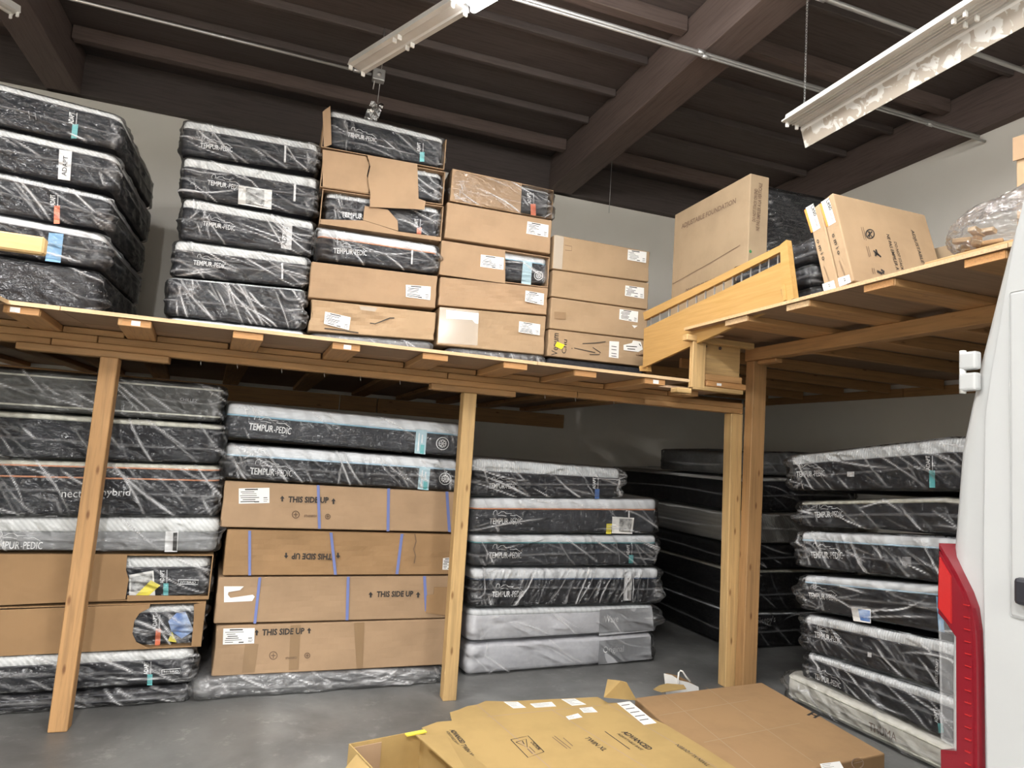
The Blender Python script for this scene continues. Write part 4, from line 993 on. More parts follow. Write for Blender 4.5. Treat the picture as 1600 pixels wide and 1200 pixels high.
t = mattress(g2, 'wrapped mattress with a slim white tag, fourth from top of the narrow stack', (272, 373), (482, 401), (270, 430), (474, 449), tf=0.30, dens=34, ang=0.15, **kw)
t.logo((302, 414), (353, 420)); t.strokes('tag_lettering', [[(441, 411), (441, 436)]], 0.012, 'logo_white')
t = mattress(g2, 'crinkled dark mattress with glossy film, no lettering, low on the narrow stack', (262, 432), (474, 452), (259, 492), (470, 515), side='knit_dark', tf=0.06, top='quilt_rib', dens=60, wrap='film_steep', ang=0.9, **kw)
t = mattress(g2, 'white topped mattress barely showing under the crinkled one at the loft edge', (265, 494), (475, 517), (263, 520), (475, 535), side='knit_grey', tf=0.45, top='quilt_smooth', dens=20, bottom=DL, **kw)

H3 = 'stack with torn cartons on the loft'
g3 = upright(0.135, 5.45, 0.0)
kw = dict(group=H3, d=1.95)
oc = open_carton(g3, 'topmost carton with open front, cardboard showing at its left side', (504, 168), (697, 216), (506, 231), (695, 266), top=False, fronts=(('front_panel', [(504, 175), (516, 166), (518, 226), (506, 231)]),), **kw)
t = mattress(g3.shift(0.04), 'wrapped mattress lying in the topmost open carton', (512, 169), (694, 215), (510, 229), (692, 263), tf=0.20, top='quilt_diag', dens=30, inset=0.012, group=H3, d=1.9, r=0.05)
t.logo((543, 214), (588, 223)); t.adapt(658, 657, 224, 238, 253, 'tag_teal', 'ADAPT', 7)
oc = open_carton(g3, 'torn carton with a cardboard flap hanging down over the one below', (503, 233), (695, 268), (503, 293), (693, 321),
    fronts=(('front_panel', [(504, 234), (572, 245), (577, 258), (573, 275), (577, 288), (576, 302), (504, 292)]),), **kw)
v_, f_ = prism_geo([tuple(oc.loc(p)) for p in ((573, 244), (651, 258), (653, 312), (664, 316), (662, 329), (577, 325), (578, 306), (574, 280), (578, 262))], -0.028, -0.022); pyd('hanging_flap', v_, f_, 'cardboard', oc.root)
t = mattress(g3.shift(0.05), 'wrapped mattress showing at the right of the hanging flap', (508, 238), (691, 271), (508, 290), (689, 317), tf=0.20, dens=30, inset=0.012, group=H3, d=1.9, r=0.05)
oc = open_carton(g3, 'split carton beneath the hanging flap with a lettered mattress inside', (502, 294), (693, 322), (501, 350), (689, 377),
    fronts=(('front_panel', [(567, 344), (570, 322), (606, 328), (621, 345), (622, 361)]), ('front_edge', [(501, 343), (569, 345), (622, 362), (689, 371), (689, 377), (501, 350)])), **kw)
t = mattress(g3.shift(0.05), 'ribbed top mattress inside the split carton', (506, 299), (689, 325), (505, 346), (685, 373), tf=0.20, top='quilt_rib', dens=34, inset=0.012, group=H3, d=1.9, r=0.05)
t.text('TEMPUR', (533, 339), (567, 343), 0.26, 'logo_white', 0.018); t.adapt(654, 652, 343, 356, 368, 'tag_orange', 'ADAPT', 7)
t = mattress(g3, 'wrapped mattress with orange piping between split carton and plain cartons', (500, 354), (682, 383), (492, 405), (682, 428), tf=0.30, top='quilt_smooth', pipe='pipe_orange', dens=36, ear=(0.10, 0.04), r=0.05, **kw)
t.logo((521, 396), (573, 400)); t.strokes('tag_lettering', [[(644, 391), (643, 413)]], 0.014, 'logo_white')
t = carton(g3, 'plain carton with a clean label at right, under the orange piped mattress', (486, 408), (683, 431), (482, 465), (682, 482), **kw)
t.label([(634, 445), (673, 448), (672, 469), (634, 464)], 11)
t = carton(g3, 'crumpled carton with a label at left, near the loft edge', (484, 467), (680, 488), (483, 517), (680, 532), crush=0.022, mat='cardboard_light', **kw)
t.label([(508, 487), (548, 496), (545, 516), (506, 506)], 12); t.strokes('crack', [[(578, 505), (586, 506), (594, 503), (609, 497), (616, 497)], [(507, 513), (525, 515), (560, 520)]], 0.008, 'ink'); t.poly('clear_tape', [(562, 478), (590, 481), (586, 487), (563, 484)], 'clear_tape', 0.001, 0.0005)
t = mattress(g3, 'grey boxspring in clear film under the crumpled carton', (486, 520), (674, 534), (486, 535), (674, 548), side='knit_grey', tf=0.0, pipe=None, bottom=DL, wrap='film_thick', cat='boxspring', name='boxspring', r=0.05, **kw)

H4 = 'carton stack on the loft'
g4 = upright(1.17, 5.45, 0.0)
kw = dict(group=H4, d=1.95)
oc = open_carton(g4, 'film covered carton with a cut right end, topmost of its stack', (707, 263), (865, 297), (703, 314), (862, 343), fronts=(('front_panel', [(707, 264), (815, 287), (813, 334), (703, 314)]),), **kw)
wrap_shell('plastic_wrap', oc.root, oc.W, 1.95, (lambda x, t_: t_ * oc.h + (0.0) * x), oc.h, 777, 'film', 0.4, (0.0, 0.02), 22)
t = mattress(g4.shift(0.05), 'mattress with an orange tag in the topmost film covered carton', (709, 267), (861, 300), (706, 311), (858, 340), tf=0.12, dens=24, inset=0.012, group=H4, d=1.9, r=0.05)
t.adapt(830, 831, 302, 319, 337, 'tag_orange', 'ADAPT', 8)
t = carton(g4, 'plain carton second from top, label near its right end', (698, 315), (862, 344), (695, 372), (861, 397), **kw); t.label([(824, 346), (857, 352), (856, 371), (822, 365)], 21)
oc = open_carton(g4, 'carton cut open at right showing a snowflake badge', (690, 375), (858, 401), (687, 429), (857, 450), fronts=(('front_panel', [(690, 376), (789, 391), (789, 443), (687, 429)]), ), **kw)
oc.label([(751, 398), (787, 403), (786, 422), (750, 417)], 22)
t = mattress(g4.shift(0.05), 'mattress with snowflake badge inside the cut open carton', (692, 378), (856, 403), (690, 426), (854, 446), tf=0.26, top='quilt_smooth', pipe='pipe_blue', dens=26, inset=0.01, group=H4, d=1.9, r=0.05)
t.poly('side_tag', [(817, 408), (831, 410), (829, 446), (814, 443)], 'tag_paleblue', 0.0025, 0.0008); flake(t, 841, 431, 6.5)
t = carton(g4, 'thin carton fourth from top, label near its right end', (687, 432), (858, 450), (686, 477), (854, 492), crush=0.014, **kw); t.label([(821, 454), (850, 459), (849, 477), (820, 471)], 23)
t = carton(g4, 'taped carton with shiny torn film, lowest of its stack', (687, 479), (853, 494), (682, 539), (851, 555), crush=0.014, mat='cardboard_light', **kw); t.label([(811, 502), (844, 507), (843, 524), (810, 519)], 24)
t.poly('torn_label', [(697, 484), (748, 490), (747, 506), (742, 505), (738, 500), (697, 498)], 'paper', 0.002, 0.0008); t.poly('clear_tape', [(687, 480), (748, 486), (746, 540), (684, 536)], 'clear_tape', 0.001, 0.0005)
t = mattress(g4, 'black boxspring in glossy film under the taped carton', (700, 543), (851, 556), (700, 556), (851, 566), side='knit_black', tf=0.0, pipe=None, bottom=DL, dens=40, wrap='film_thick', ang=1.2, cat='boxspring', name='boxspring', r=0.05, **kw)

H5 = 'plain carton stack beside the headboard'
g5 = upright(2.13, 5.45, 0.0)
kw = dict(group=H5, d=1.95, mat='cardboard_light')
t = carton(g5, 'topmost plain carton beside the headboard, its left edge taped', (866, 366), (1016, 393), (863, 420), (1014, 441), **kw); t.label([(981, 390), (1010, 394), (1009, 411), (980, 406)], 31)
t.poly('clear_tape', [(866, 367), (881, 370), (878, 421), (864, 419)], 'clear_tape', 0.001, 0.0005); t.strokes('pen_mark', [[(882, 383), (893, 385), (893, 392), (883, 391)]], 0.005, 'ink_faded')
t = carton(g5, 'plain carton second from top beside the headboard', (863, 421), (1014, 442), (862, 463), (1013, 484), **kw); t.label([(977, 446), (1006, 450), (1006, 467), (976, 462)], 32)
t = carton(g5, 'plain carton third from top beside the headboard, small white triangle below its label', (862, 464), (1013, 485), (858, 513), (1011, 531), **kw); t.label([(968, 483), (997, 487), (996, 504), (967, 499)], 33); t.poly('white_triangle', [(987, 508), (996, 509), (991, 513)], 'paper', 0.002, 0.0008)
t.poly('print_patch', [(866, 487), (884, 488), (884, 499), (866, 498)], 'card_tape', 0.001, 0.0004)
t = carton(g5, 'carton with black handwriting, arrow and yellow sticker', (858, 514), (1011, 532), (855, 556), (1007, 573), **kw)
t.text('Venum', (871, 556), (873, 521), 0.30, 'ink', 0.0); t.text('Cnu', (884, 553), (886, 531), 0.34, 'ink', 0.0); t.poly('yellow_sticker', [(870, 534), (882, 539), (877, 546), (867, 541)], 'yellow_sticker', 0.004, 0.001)
t.strokes('pen_arrow', [[(897, 544), (930, 551)], [(926, 543), (938, 551), (936, 554), (921, 554)], [(910, 537), (930, 536), (946, 534)], [(893, 544), (894, 545)]], 0.007, 'ink')
t.poly('shipping_label', [(952, 533), (967, 534), (966, 560), (951, 558)], 'paper', 0.002, 0.0008); t.strokes('print', [[(955, 541), (963, 542)], [(955, 546), (963, 547)], [(955, 552), (963, 553)], [(955, 556), (963, 557)]], 0.006, 'ink', 0.0035)
t.poly('torn_label', [(974, 539), (987, 536), (989, 532), (1001, 534), (1004, 546), (997, 550), (974, 547)], 'paper', 0.002, 0.0008); t.strokes('print', [[(978, 541), (995, 542)], [(980, 545), (992, 546)], [(998, 537), (1001, 541)]], 0.008, 'ink', 0.0035)
t = mattress(g5, 'black boxspring hidden in shadow under the handwritten carton', (856, 557), (1007, 574), (856, 570), (1007, 585), side='knit_black', tf=0.0, pipe=None, bottom=DL, wrap=None, cat='boxspring', name='boxspring', r=0.04, group=H5, d=1.9)

# ------------------------------------------------------------------ things on the right loft
def solid_carton(name, label, fr, o, w, d, h, mat, bevel=0.006):
    """box in a frame: origin o (world) is its lower left front corner"""
    M = Matrix([[fr.u[i], fr.n[i], fr.v[i], o[i]] for i in range(3)] + [[0, 0, 0, 1]])
    root = empty(name, label, 'carton', mat=M)
    v, f = box_geo((0, 0, 0), (w, d, h)); b_ = pyd('carton_body', v, f, mat, root); bev(b_, bevel)
    return root
def face(root, fr, o, n=0.0):
    fr2 = Frame(o, fr.u, fr.v); return fr2
# standing carton
YN = 3.998; YB = 4.998
o = (3.10, YB, DR); fF = Frame(o, (0, -1, 0))
rt = solid_carton('carton', 'tall standing carton reading ADJUSTABLE FOUNDATION', fF, o, YB - YN, 0.167, 1.194, 'cardboard_grey')
t = Thing(rt, fF, 0, 0, 0)
t.text('ADJUSTABLE FOUNDATION', (1065, 360), (1150, 320), 0.075, 'ink_faded', 0.02); t.strokes('fold_line', [[(1051, 444), (1110, 411), (1157, 383)]], 0.006, 'ink_faded'); t.text('DO NOT STACK ON END', (1072, 458), (1118, 440), 0.085, 'ink_faded', 0.02)
# lettering on its narrow end, which faces the viewer
M = rt.matrix_world.copy()
fS = Frame((3.10, YN, DR), (1, 0, 0)); sub = Thing(rt, fS, 0, 0, 0)
def on_end(pts2, faces, mat, name):
    loc = [(YB - YN + 0.0025, q[0], q[1]) for q in pts2]
    return pyd(name, loc, faces, mat, rt)
for txt, p0, p1, ra in (('DO NOT STACK ON END', (1180, 347), (1184, 296), 0.12), ("NE PAS EMPILER A LA VERTICALE", (1186, 361), (1191, 287), 0.085)):
    a, b_ = fS.uv(p0), fS.uv(p1); dv = b_ - a; L = np.linalg.norm(dv); e = dv / L; nn = np.array([-e[1], e[0]]); V_, F_ = text_geo(txt, 0.02)
    on_end([a + e * x * L + nn * yy * L * ra for x, yy, _ in V_], F_, 'ink_faded', 'lettering')
c_ = fS.uv((1167, 392)); c_[0] = max(c_[0], 0.02)
on_end([c_ + 0.012 * np.array([math.cos(a), math.sin(a)]) for a in np.linspace(0, 2 * math.pi, 13)[:-1]], [tuple(range(12))], 'green_dot', 'green_dot')
on_end([np.array(q) for q in ((0.0, 0.514), (0.155, 0.505), (0.155, 0.511), (0.0, 0.520))], [(0, 1, 2, 3)], 'ink_faded', 'fold_line')

# two cartons leaning back side by side
ev = np.array([0, 0.17, 0.57]); fB = Frame((2.776, 2.716, 2.611), (1, 0, 0), ev)
for k in range(2):
    o = fB.at(0, 0, 0.098 * k)
    root = solid_carton('carton', ('leaning carton with printed care symbols on its broad face', 'leaning carton behind, only its narrow labelled end showing')[k], fB, o, 0.685, 0.0925, 0.555, 'cardboard_light')
    fN = Frame(fB.at(0, 0, 0.098 * k), -fB.n, fB.v)      # narrow end, facing the aisle
    # local frame of that end: x -> -y of the carton, depth -> +x
    def endpoly(name, pts, mat, lift, root=root, fN=fN):
        q = [fN.uv(p) for p in pts]; n = len(q)
        V = [(-lift, -a[0], a[1]) for a in q] + [(-lift + 0.0008, -a[0], a[1]) for a in q]
        return pyd(name, V, [tuple(range(n)), tuple(range(2 * n - 1, n - 1, -1))] + [(i, (i + 1) % n, n + (i + 1) % n, n + i) for i in range(n)], mat, root)
    def endtext(txt, p0, p1, ra, mat, root=root, fN=fN):
        a, b_ = fN.uv(p0), fN.uv(p1); dv = b_ - a; L = np.linalg.norm(dv); e = dv / L; nn = np.array([-e[1], e[0]]); V_, F_ = text_geo(txt, 0.01)
        V = [a + e * x * L + nn * yy * L * ra for x, yy, _ in V_]
        pyd('lettering', [(-0.0035, -q[0], q[1]) for q in V], F_, mat, root)
    dx, dy = ((24, -9), (0, 0))[k]
    P = lambda x, y: (x + dx, y + dy)
    endpoly('shipping_label', [P(1259, 325), P(1271, 318), P(1282, 356), P(1270, 363)], 'paper', 0.0015)
    endpoly('orange_stripe', [P(1257, 329), P(1260, 326), P(1271, 362), P(1268, 364)], 'orange_band', 0.0025)
    endtext('Leso', P(1267, 324), P(1273, 339), 0.40, 'ink'); endtext('XXXXXX', P(1272, 341), P(1277, 355), 0.15, 'ink_faded')
    endpoly('bottom_label', [P(1285, 444), P(1303, 438), P(1306, 450), P(1288, 457)], 'paper', 0.0015); endtext('XX', P(1294, 444), P(1296, 450), 0.5, 'ink')
    endtext('o m i o', P(1276, 376), P(1286, 408), 0.16, 'ink'); endtext('XXXXXXXXXX', P(1287, 417), P(1296, 440), 0.08, 'ink_faded')
    if k == 0:
        t = Thing(root, fB, 0, 0, 0)
        t.text('ADJUSTABLE', (1421, 359), (1438, 411), 0.14, 'ink', 0.01); t.text('DO NOT STACK', (1396, 378), (1408, 422), 0.11, 'ink', 0.01); t.text('NE PAS EMPILER A', (1384, 366), (1400, 422), 0.10, 'ink', 0.01)
        cir = [(1359 + 6.5 * math.cos(a), 366 + 7 * math.sin(a)) for a in np.linspace(0, 2 * math.pi, 21)]
        t.strokes('care_symbol', [cir, [(1355, 361), (1363, 372)], [(1355, 370), (1362, 362)], [(1358, 362), (1358, 371)]], 0.007, 'ink')
        t.strokes('care_symbol', [[(1364, 392), (1370, 396), (1367, 400)], [(1368, 390), (1370, 396), (1376, 402)], [(1366, 395), (1373, 399)]], 0.012, 'ink'); t.strokes('care_symbol', [[(1370, 424), (1378, 428)], [(1376, 422), (1380, 424), (1379, 428)]], 0.016, 'ink')
        t.strokes('fine_print', [[(1345, 355), (1350, 375)], [(1348, 355), (1353, 376)], [(1353, 385), (1358, 402)], [(1356, 385), (1360, 401)], [(1362, 419), (1364, 428)], [(1365, 419), (1367, 428)]], 0.004, 'ink_faded')
# black wrapped mattress bundles behind them
def standing(label, x0, y0, w, h, th_, tilt, yaw, mat='knit_black', wr='film'):
    fr = Frame((x0, y0, DR), (math.cos(yaw), math.sin(yaw), 0), (0, tilt, 1))
    z0 = DR + (th_ * fr.v[1] if tilt else 0)
    root = empty('mattress', label, 'mattress', None, Matrix([[fr.u[i], fr.n[i], fr.v[i], (x0, y0, z0 + 0.02)[i]] for i in range(3)] + [[0, 0, 0, 1]]))
    P, N = perimeter(w, th_, 0.06, 16, 4, 4, 5); zf = lambda x, t_: 0 * x + t_ * h
    SEED[0] += 1
    loft('cover', P, N, [(0.05, 0.0), (0.012, 0.02), (0.0, 0.05), (0.0, 0.95), (0.012, 0.98), (0.05, 1.0)], zf, mat, root)
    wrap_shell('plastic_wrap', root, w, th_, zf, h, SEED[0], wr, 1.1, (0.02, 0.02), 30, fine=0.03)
standing('black wrapped mattress standing on edge behind the tall standing carton', 3.35, 4.21, 1.34, 1.26, 0.24, 0.10, -0.06)
for i, (z0, h_, y0) in enumerate(((0, 0.14, 3.11), (0.145, 0.14, 3.15), (0.29, 0.15, 3.13))):
    root = empty('folded_mattress', ('lowest', 'middle', 'topmost')[i] + ' black bundle of three between headboard and leaning cartons', 'mattress', 'black bundles on the right loft', Matrix.Translation((2.915, y0, DR + z0)))
    P, N = perimeter(0.72, 0.79, 0.07, 12, 8, 4, 5); zf = lambda x, t_, h_=h_: 0 * x + t_ * h_
    loft('cover', P, N, [(0.05, 0.0), (0.015, 0.1), (0.0, 0.3), (0.0, 0.7), (0.015, 0.9), (0.05, 1.0)], zf, 'knit_black', root); SEED[0] += 1
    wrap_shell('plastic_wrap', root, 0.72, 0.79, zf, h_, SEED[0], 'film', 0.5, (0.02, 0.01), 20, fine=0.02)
# small carton further back, carton at the frame edge
rt = solid_carton('carton', 'small dull carton half hidden behind the leaning cartons', Frame((3.95, 3.0, DR), (1, 0.08, 0)), (3.517, 2.712, DR), 0.39, 0.333, 0.39, 'cardboard_grey'); box('tape', (0.10, -0.002, 0.0), (0.14, -0.0005, 0.39), 'card_tape', rt)
rt = solid_carton('carton', 'carton high up behind the plastic bag at the right edge', Frame((3.6, 2.45, DR), (0.25, -1, 0)), (3.332, 2.267, DR), 0.69, 0.23, 0.76, 'cardboard_light'); box('top_flap', (-0.01, -0.012, 0.65), (0.69, -0.006, 0.77), 'cardboard', rt)

# headboard lying across the step between the lofts
fH = Frame((2.735, 4.2, 0), (0, -1, 0))
u_, v_ = fH.uv((1008, 575)); hb = empty('headboard', 'honey coloured wooden headboard with thin spindles, propped on its side', 'headboard', mat=fH.mat(u_, v_)); t = Thing(hb, fH, u_, v_, 0.0)
t.poly('panel', [(1010, 514), (1224, 411), (1229, 476), (1008, 575)], 'headboard_wood', 0.0, 0.022)
t.poly('top_rail', [(1009, 489), (1120, 436), (1229, 382), (1226, 394), (1120, 447), (1011, 501)], 'headboard_wood', -0.004, 0.030)
t.poly('side_stile', [(1225, 384), (1235, 376), (1237, 388), (1240, 414), (1247, 467), (1230, 475), (1227, 440)], 'headboard_wood', -0.006, 0.036)
t.poly('mortise', [(1227, 453), (1232, 451), (1234, 467), (1230, 469)], 'roof_beam', 0.031, 0.001); t.poly('bed_hook_block', [(1229, 448), (1234, 446), (1237, 470), (1233, 472)], 'headboard_wood', 0.031, 0.012)
t.poly('foot_stub', [(1000, 572), (1012, 571), (1013, 580), (1001, 580)], 'headboard_wood', -0.03, 0.04)
for k in range(15):
    x = 1018 + k * 14.2; yt = 497 - (x - 1012) * 0.495; yb = 512.5 - (x - 1012) * 0.482
    t.poly('spindle', [(x, yt), (x + 1.5, yt), (x + 0.8, yb), (x - 0.7, yb)], 'galvanised', 0.004, 0.006)

# bag of wood blocks
bc = onx(1500, 372, 3.08); rnd = random.Random(5)
blk = []
for k in range(11):
    l = 0.065 + 0.037 * rnd.random(); v, f = box_geo((-l / 2, -0.018, -0.011), (l / 2, 0.018, 0.011))
    o = pyd('wood_block', v, f, ('pine', 'ply_edge', 'fir')[k % 3]); bev(o, 0.003, 1)
    o.location = (2.832 + 0.065 * rnd.random(), 2.193 - 0.022 * (k % 6) - 0.01 * rnd.random(), DR + 0.072 + 0.03 * (k // 3)); o.rotation_euler = (0.3 * rnd.random(), 0.5 * rnd.random() - 0.25, rnd.random() * 3)
    tag(o, 'small wood block inside the clear bag on the right loft', 'wood block', 'wood blocks in the clear bag')
bm = bmesh.new(); bmesh.ops.create_icosphere(bm, subdivisions=5, radius=1.0); rng = np.random.default_rng(3); dirs = rng.normal(size=(60, 3)); dirs /= np.linalg.norm(dirs, axis=1)[:, None]; ph = rng.uniform(0, 6, 60)
for v in bm.verts:
    p = np.array(v.co); dsp = 1 + 0.012 * np.sum(np.sin((dirs[:14] @ p) * 5 + ph[:14])) + 0.10 * np.max(np.exp(-((dirs @ p) / 0.05) ** 2) * np.abs(np.sin(ph + (np.roll(dirs, 1, 1) @ p) * 4))) - 0.04
    zq = p[2] * dsp
    v.co = Vector((p[0] * dsp * 0.155, p[1] * dsp * 0.275, max(zq, -0.65) * (0.13 + 0.10 * max(0, -p[1]))))
me = bpy.data.meshes.new('plastic_bag'); bm.to_mesh(me); bm.free()
o = link('plastic_bag', me, 'film_thick', None, True); o.location = (2.888, 1.971, DR + 0.15)
tag(o, 'crumpled clear plastic bag holding wood blocks on the right loft', 'bag')

# ------------------------------------------------------------------ cardboard on the floor
ZB = 0.15
q = [onz(*p, ZB) for p in ((992, 1090), (1190, 1066), (1383, 1177))]; q.append(q[0] + q[2] - q[1])
rt = empty('flat_carton', 'large brown flat carton marked H lying on the floor', 'carton', mat=Matrix.Translation((q[0][0], q[0][1], 0)))
P4 = [p - np.array([q[0][0], q[0][1], 0]) for p in q]
V = [(p[0], p[1], 0.004) for p in P4] + [(p[0], p[1], ZB) for p in P4]
b_ = pyd('carton_body', V, [(0, 1, 2, 3), (7, 6, 5, 4), (0, 4, 5, 1), (1, 5, 6, 2), (2, 6, 7, 3), (3, 7, 4, 0)], 'cardboard_brown', rt); bev(b_, 0.008)
bm = bmesh.new(); bm.from_mesh(b_.data); bmesh.ops.recalc_face_normals(bm, faces=bm.faces[:]); bm.to_mesh(b_.data); bm.free()
def flatthing(rt, z, base):
    fr = Frame((base[0], base[1], z), (1, 0, 0), (0, 1, 0))
    class T(Thing):
        pass
    th = T(rt, fr, 0, 0, 0)
    def conv(V, lift): return [(p[0], p[1], z + lift) for p in V]
    def poly(name, pts, mat, lift=0.001, thick=0.0006, parent=None, bend=None):
        P = [fr.uv(p) for p in pts]; n = len(P)
        a = sum(P[i][0] * P[(i + 1) % n][1] - P[(i + 1) % n][0] * P[i][1] for i in range(n))
        if a < 0: P = P[::-1]
        V = [(p[0], p[1], z + lift) for p in P] + [(p[0], p[1], z + lift + thick) for p in P]
        return pyd(name, V, [tuple(range(n - 1, -1, -1)), tuple(range(n, 2 * n))] + [(i, (i + 1) % n, n + (i + 1) % n, n + i) for i in range(n)], mat, parent or rt)
    def text(txt, p0, p1, ratio, mat='ink', bold=0.02, lift=0.0014):
        a = fr.uv(p0); b2 = fr.uv(p1); d = b2 - a; L = np.linalg.norm(d); e = d / L; nn = np.array([-e[1], e[0]]); V_, F_ = text_geo(txt, bold)
        return pyd('lettering', conv([a + e * x * L + nn * y * L * ratio for x, y, _ in V_], lift), F_, mat, rt)
    def strokes(name, lines, w, mat='ink', lift=0.0012):
        V = []; Fc = []
        for ln in lines:
            v, f = ribbon_geo([fr.uv(p) for p in ln], w); o = len(V); V += v; Fc += [tuple(i + o for i in g) for g in f]
        return pyd(name, conv(V, lift), Fc, mat, rt)
    def label(pts, seed):
        o = poly('shipping_label', pts, 'paper', 0.001, 0.0008); P = [fr.uv(p) for p in pts]; V = []; Fc = []; rnd = random.Random(seed)
        bl = lambda a, b2: (P[0] * (1 - a) + P[1] * a) * (1 - b2) + (P[3] * (1 - a) + P[2] * a) * b2
        for i in range(5):
            k = len(V); b0 = 0.12 + 0.17 * i; a0 = 0.08; a1 = 0.4 + 0.5 * rnd.random(); V += [bl(a0, b0), bl(a1, b0), bl(a1, b0 + 0.03), bl(a0, b0 + 0.03)]; Fc.append((k + 3, k + 2, k + 1, k))
        pyd('print', conv(V, 0.0024), Fc, 'ink', o)
    th.poly, th.text, th.strokes, th.label = poly, text, strokes, label
    return th
t = flatthing(rt, ZB, q[0])
t.strokes('pen_mark', [[(1262, 1118), (1271, 1113)], [(1272, 1122), (1281, 1117)], [(1267, 1115.5), (1276, 1119.5)]], 0.016, 'ink', 0.0012)
t.strokes('pen_mark', [[(1340 + 9 * math.cos(a), 1193 + 8 * math.sin(a)) for a in np.linspace(0, 6.2, 17)], [(1335, 1193), (1348, 1190)]], 0.006, 'ink_faded')
t.strokes('crease', [[(1034, 1083), (1180, 1200)], [(1103, 1074), (1270, 1190)], [(1030, 1118), (1170, 1094)], [(1100, 1160), (1250, 1130)]], 0.006, 'cardboard_light', 0.0008)
t.label([(1281, 1194), (1312, 1190), (1320, 1204), (1287, 1209)], 4)
t.poly('torn_flap', [(1021, 1079), (1030, 1073), (1042, 1070), (1068, 1072), (1072, 1078), (1034, 1083)], 'cardboard_yellow', 0.004, 0.005)
# flattened yellow carton, partly lying on the brown one
ZS = 0.185
base = onz(659, 1137, ZS)
rt = empty('flattened_carton', 'flattened yellow carton sheet reading ADVANCED and TWIN XL', 'carton', mat=Matrix.Translation((base[0], base[1], 0)))
t = flatthing(rt, ZS, base)
t.poly('sheet', [(659, 1137), (683, 1128), (706, 1126), (703, 1113), (716, 1109), (731, 1103), (745, 1101), (759, 1095), (787, 1096), (850, 1093), (934, 1089), (950, 1098), (965, 1098), (1040, 1132), (1092, 1163), (1150, 1200), (1190, 1240), (760, 1270), (712, 1206), (690, 1172)], 'cardboard_yellow', -0.006, 0.006)
b0 = t.fr.uv((720, 1180)); b1 = t.fr.uv((1060, 1190))
box('layer_below', (t.fr.uv((712, 1150))[0], t.fr.uv((900, 1290))[1], 0.16), (t.fr.uv((960, 1150))[0], t.fr.uv((900, 1120))[1], 0.175), 'cardboard_yellow', rt)
pyd('folded_layers', [(t.fr.uv(p)[0], t.fr.uv(p)[1], z) for z in (0.004, 0.158) for p in ((790, 1150), (940, 1120), (1010, 1160), (830, 1230))], [(3, 2, 1, 0), (4, 5, 6, 7), (0, 1, 5, 4), (1, 2, 6, 5), (2, 3, 7, 6), (3, 0, 4, 7)], 'cardboard_brown', rt)
for i, lb in enumerate(([(787, 1097), (809, 1097), (822, 1106), (802, 1107)], [(828, 1100), (862, 1097), (869, 1104), (836, 1106)], [(877, 1093), (898, 1092), (916, 1101), (894, 1103)], [(905, 1107), (925, 1105), (934, 1113), (912, 1114)], [(884, 1120), (903, 1115), (910, 1121), (889, 1125)], [(964, 1099), (984, 1096), (1026, 1130), (1006, 1133)])): t.label(lb, i)
t.text('ADVANCED', (970, 1144), (1012, 1172), 0.17, 'ink', 0.03); t.text('ADJUSTABLE BASE', (962, 1147), (1000, 1173), 0.12, 'ink', 0.0); t.strokes('rule', [[(945, 1143), (984, 1171)]], 0.006, 'ink'); t.text('TWIN XL', (912, 1153), (942, 1174), 0.2, 'ink', 0.01)
t.text('ADVANCED', (702, 1141), (720, 1162), 0.17, 'ink', 0.03); t.text('ADJUSTABLE BASE', (695, 1143), (712, 1164), 0.12, 'ink', 0.0); t.text('TWIN XL', (719, 1164), (734, 1183), 0.2, 'ink', 0.01); t.text('TWIN XL / QUEEN', (1112, 1196), (1062, 1163), 0.13, 'ink', 0.0)
t.strokes('caution_box', [[(798, 1156), (825, 1150), (850, 1175), (825, 1184), (798, 1156)], [(806, 1160), (822, 1155), (824, 1168), (806, 1160)], [(816, 1158), (819, 1163)]], 0.005, 'ink'); t.text('CAUTION', (828, 1160), (840, 1172), 0.22, 'ink', 0.02)
t.strokes('fine_print', [[(866, 1150), (892, 1170)], [(863, 1152), (886, 1170)], [(880, 1153), (895, 1166)], [(827, 1167), (836, 1176)], [(824, 1170), (832, 1178)]], 0.005, 'ink_faded'); t.strokes('crease', [[(745, 1101), (860, 1200)], [(860, 1108), (1010, 1200)], [(760, 1120), (940, 1102)], [(950, 1100), (1120, 1200)]], 0.008, 'cardboard_light', 0.0007)
fv = Frame(onz(970, 1098, ZS), (1, 0.15, 0)); a, b_, c, e = [fv.at(*fv.uv(p)) for p in ((944, 1090), (970, 1064), (979, 1066), (995, 1097))]
a[2] = max(a[2], ZS); e[2] = max(e[2], ZS)
V = [p - np.array([base[0], base[1], 0]) for p in (a, b_, c, e, b_ + np.array([-0.02, 0.12, -0.03]))]
V2 = V + [p + np.array([0, 0.006, 0]) for p in V]
pyd('raised_flap', V2, [(0, 1, 2, 3), (8, 7, 6, 5), (0, 4, 1), (5, 6, 9), (0, 3, 8, 5), (2, 1, 6, 7), (3, 2, 7, 8)], 'cardboard_yellow', rt)

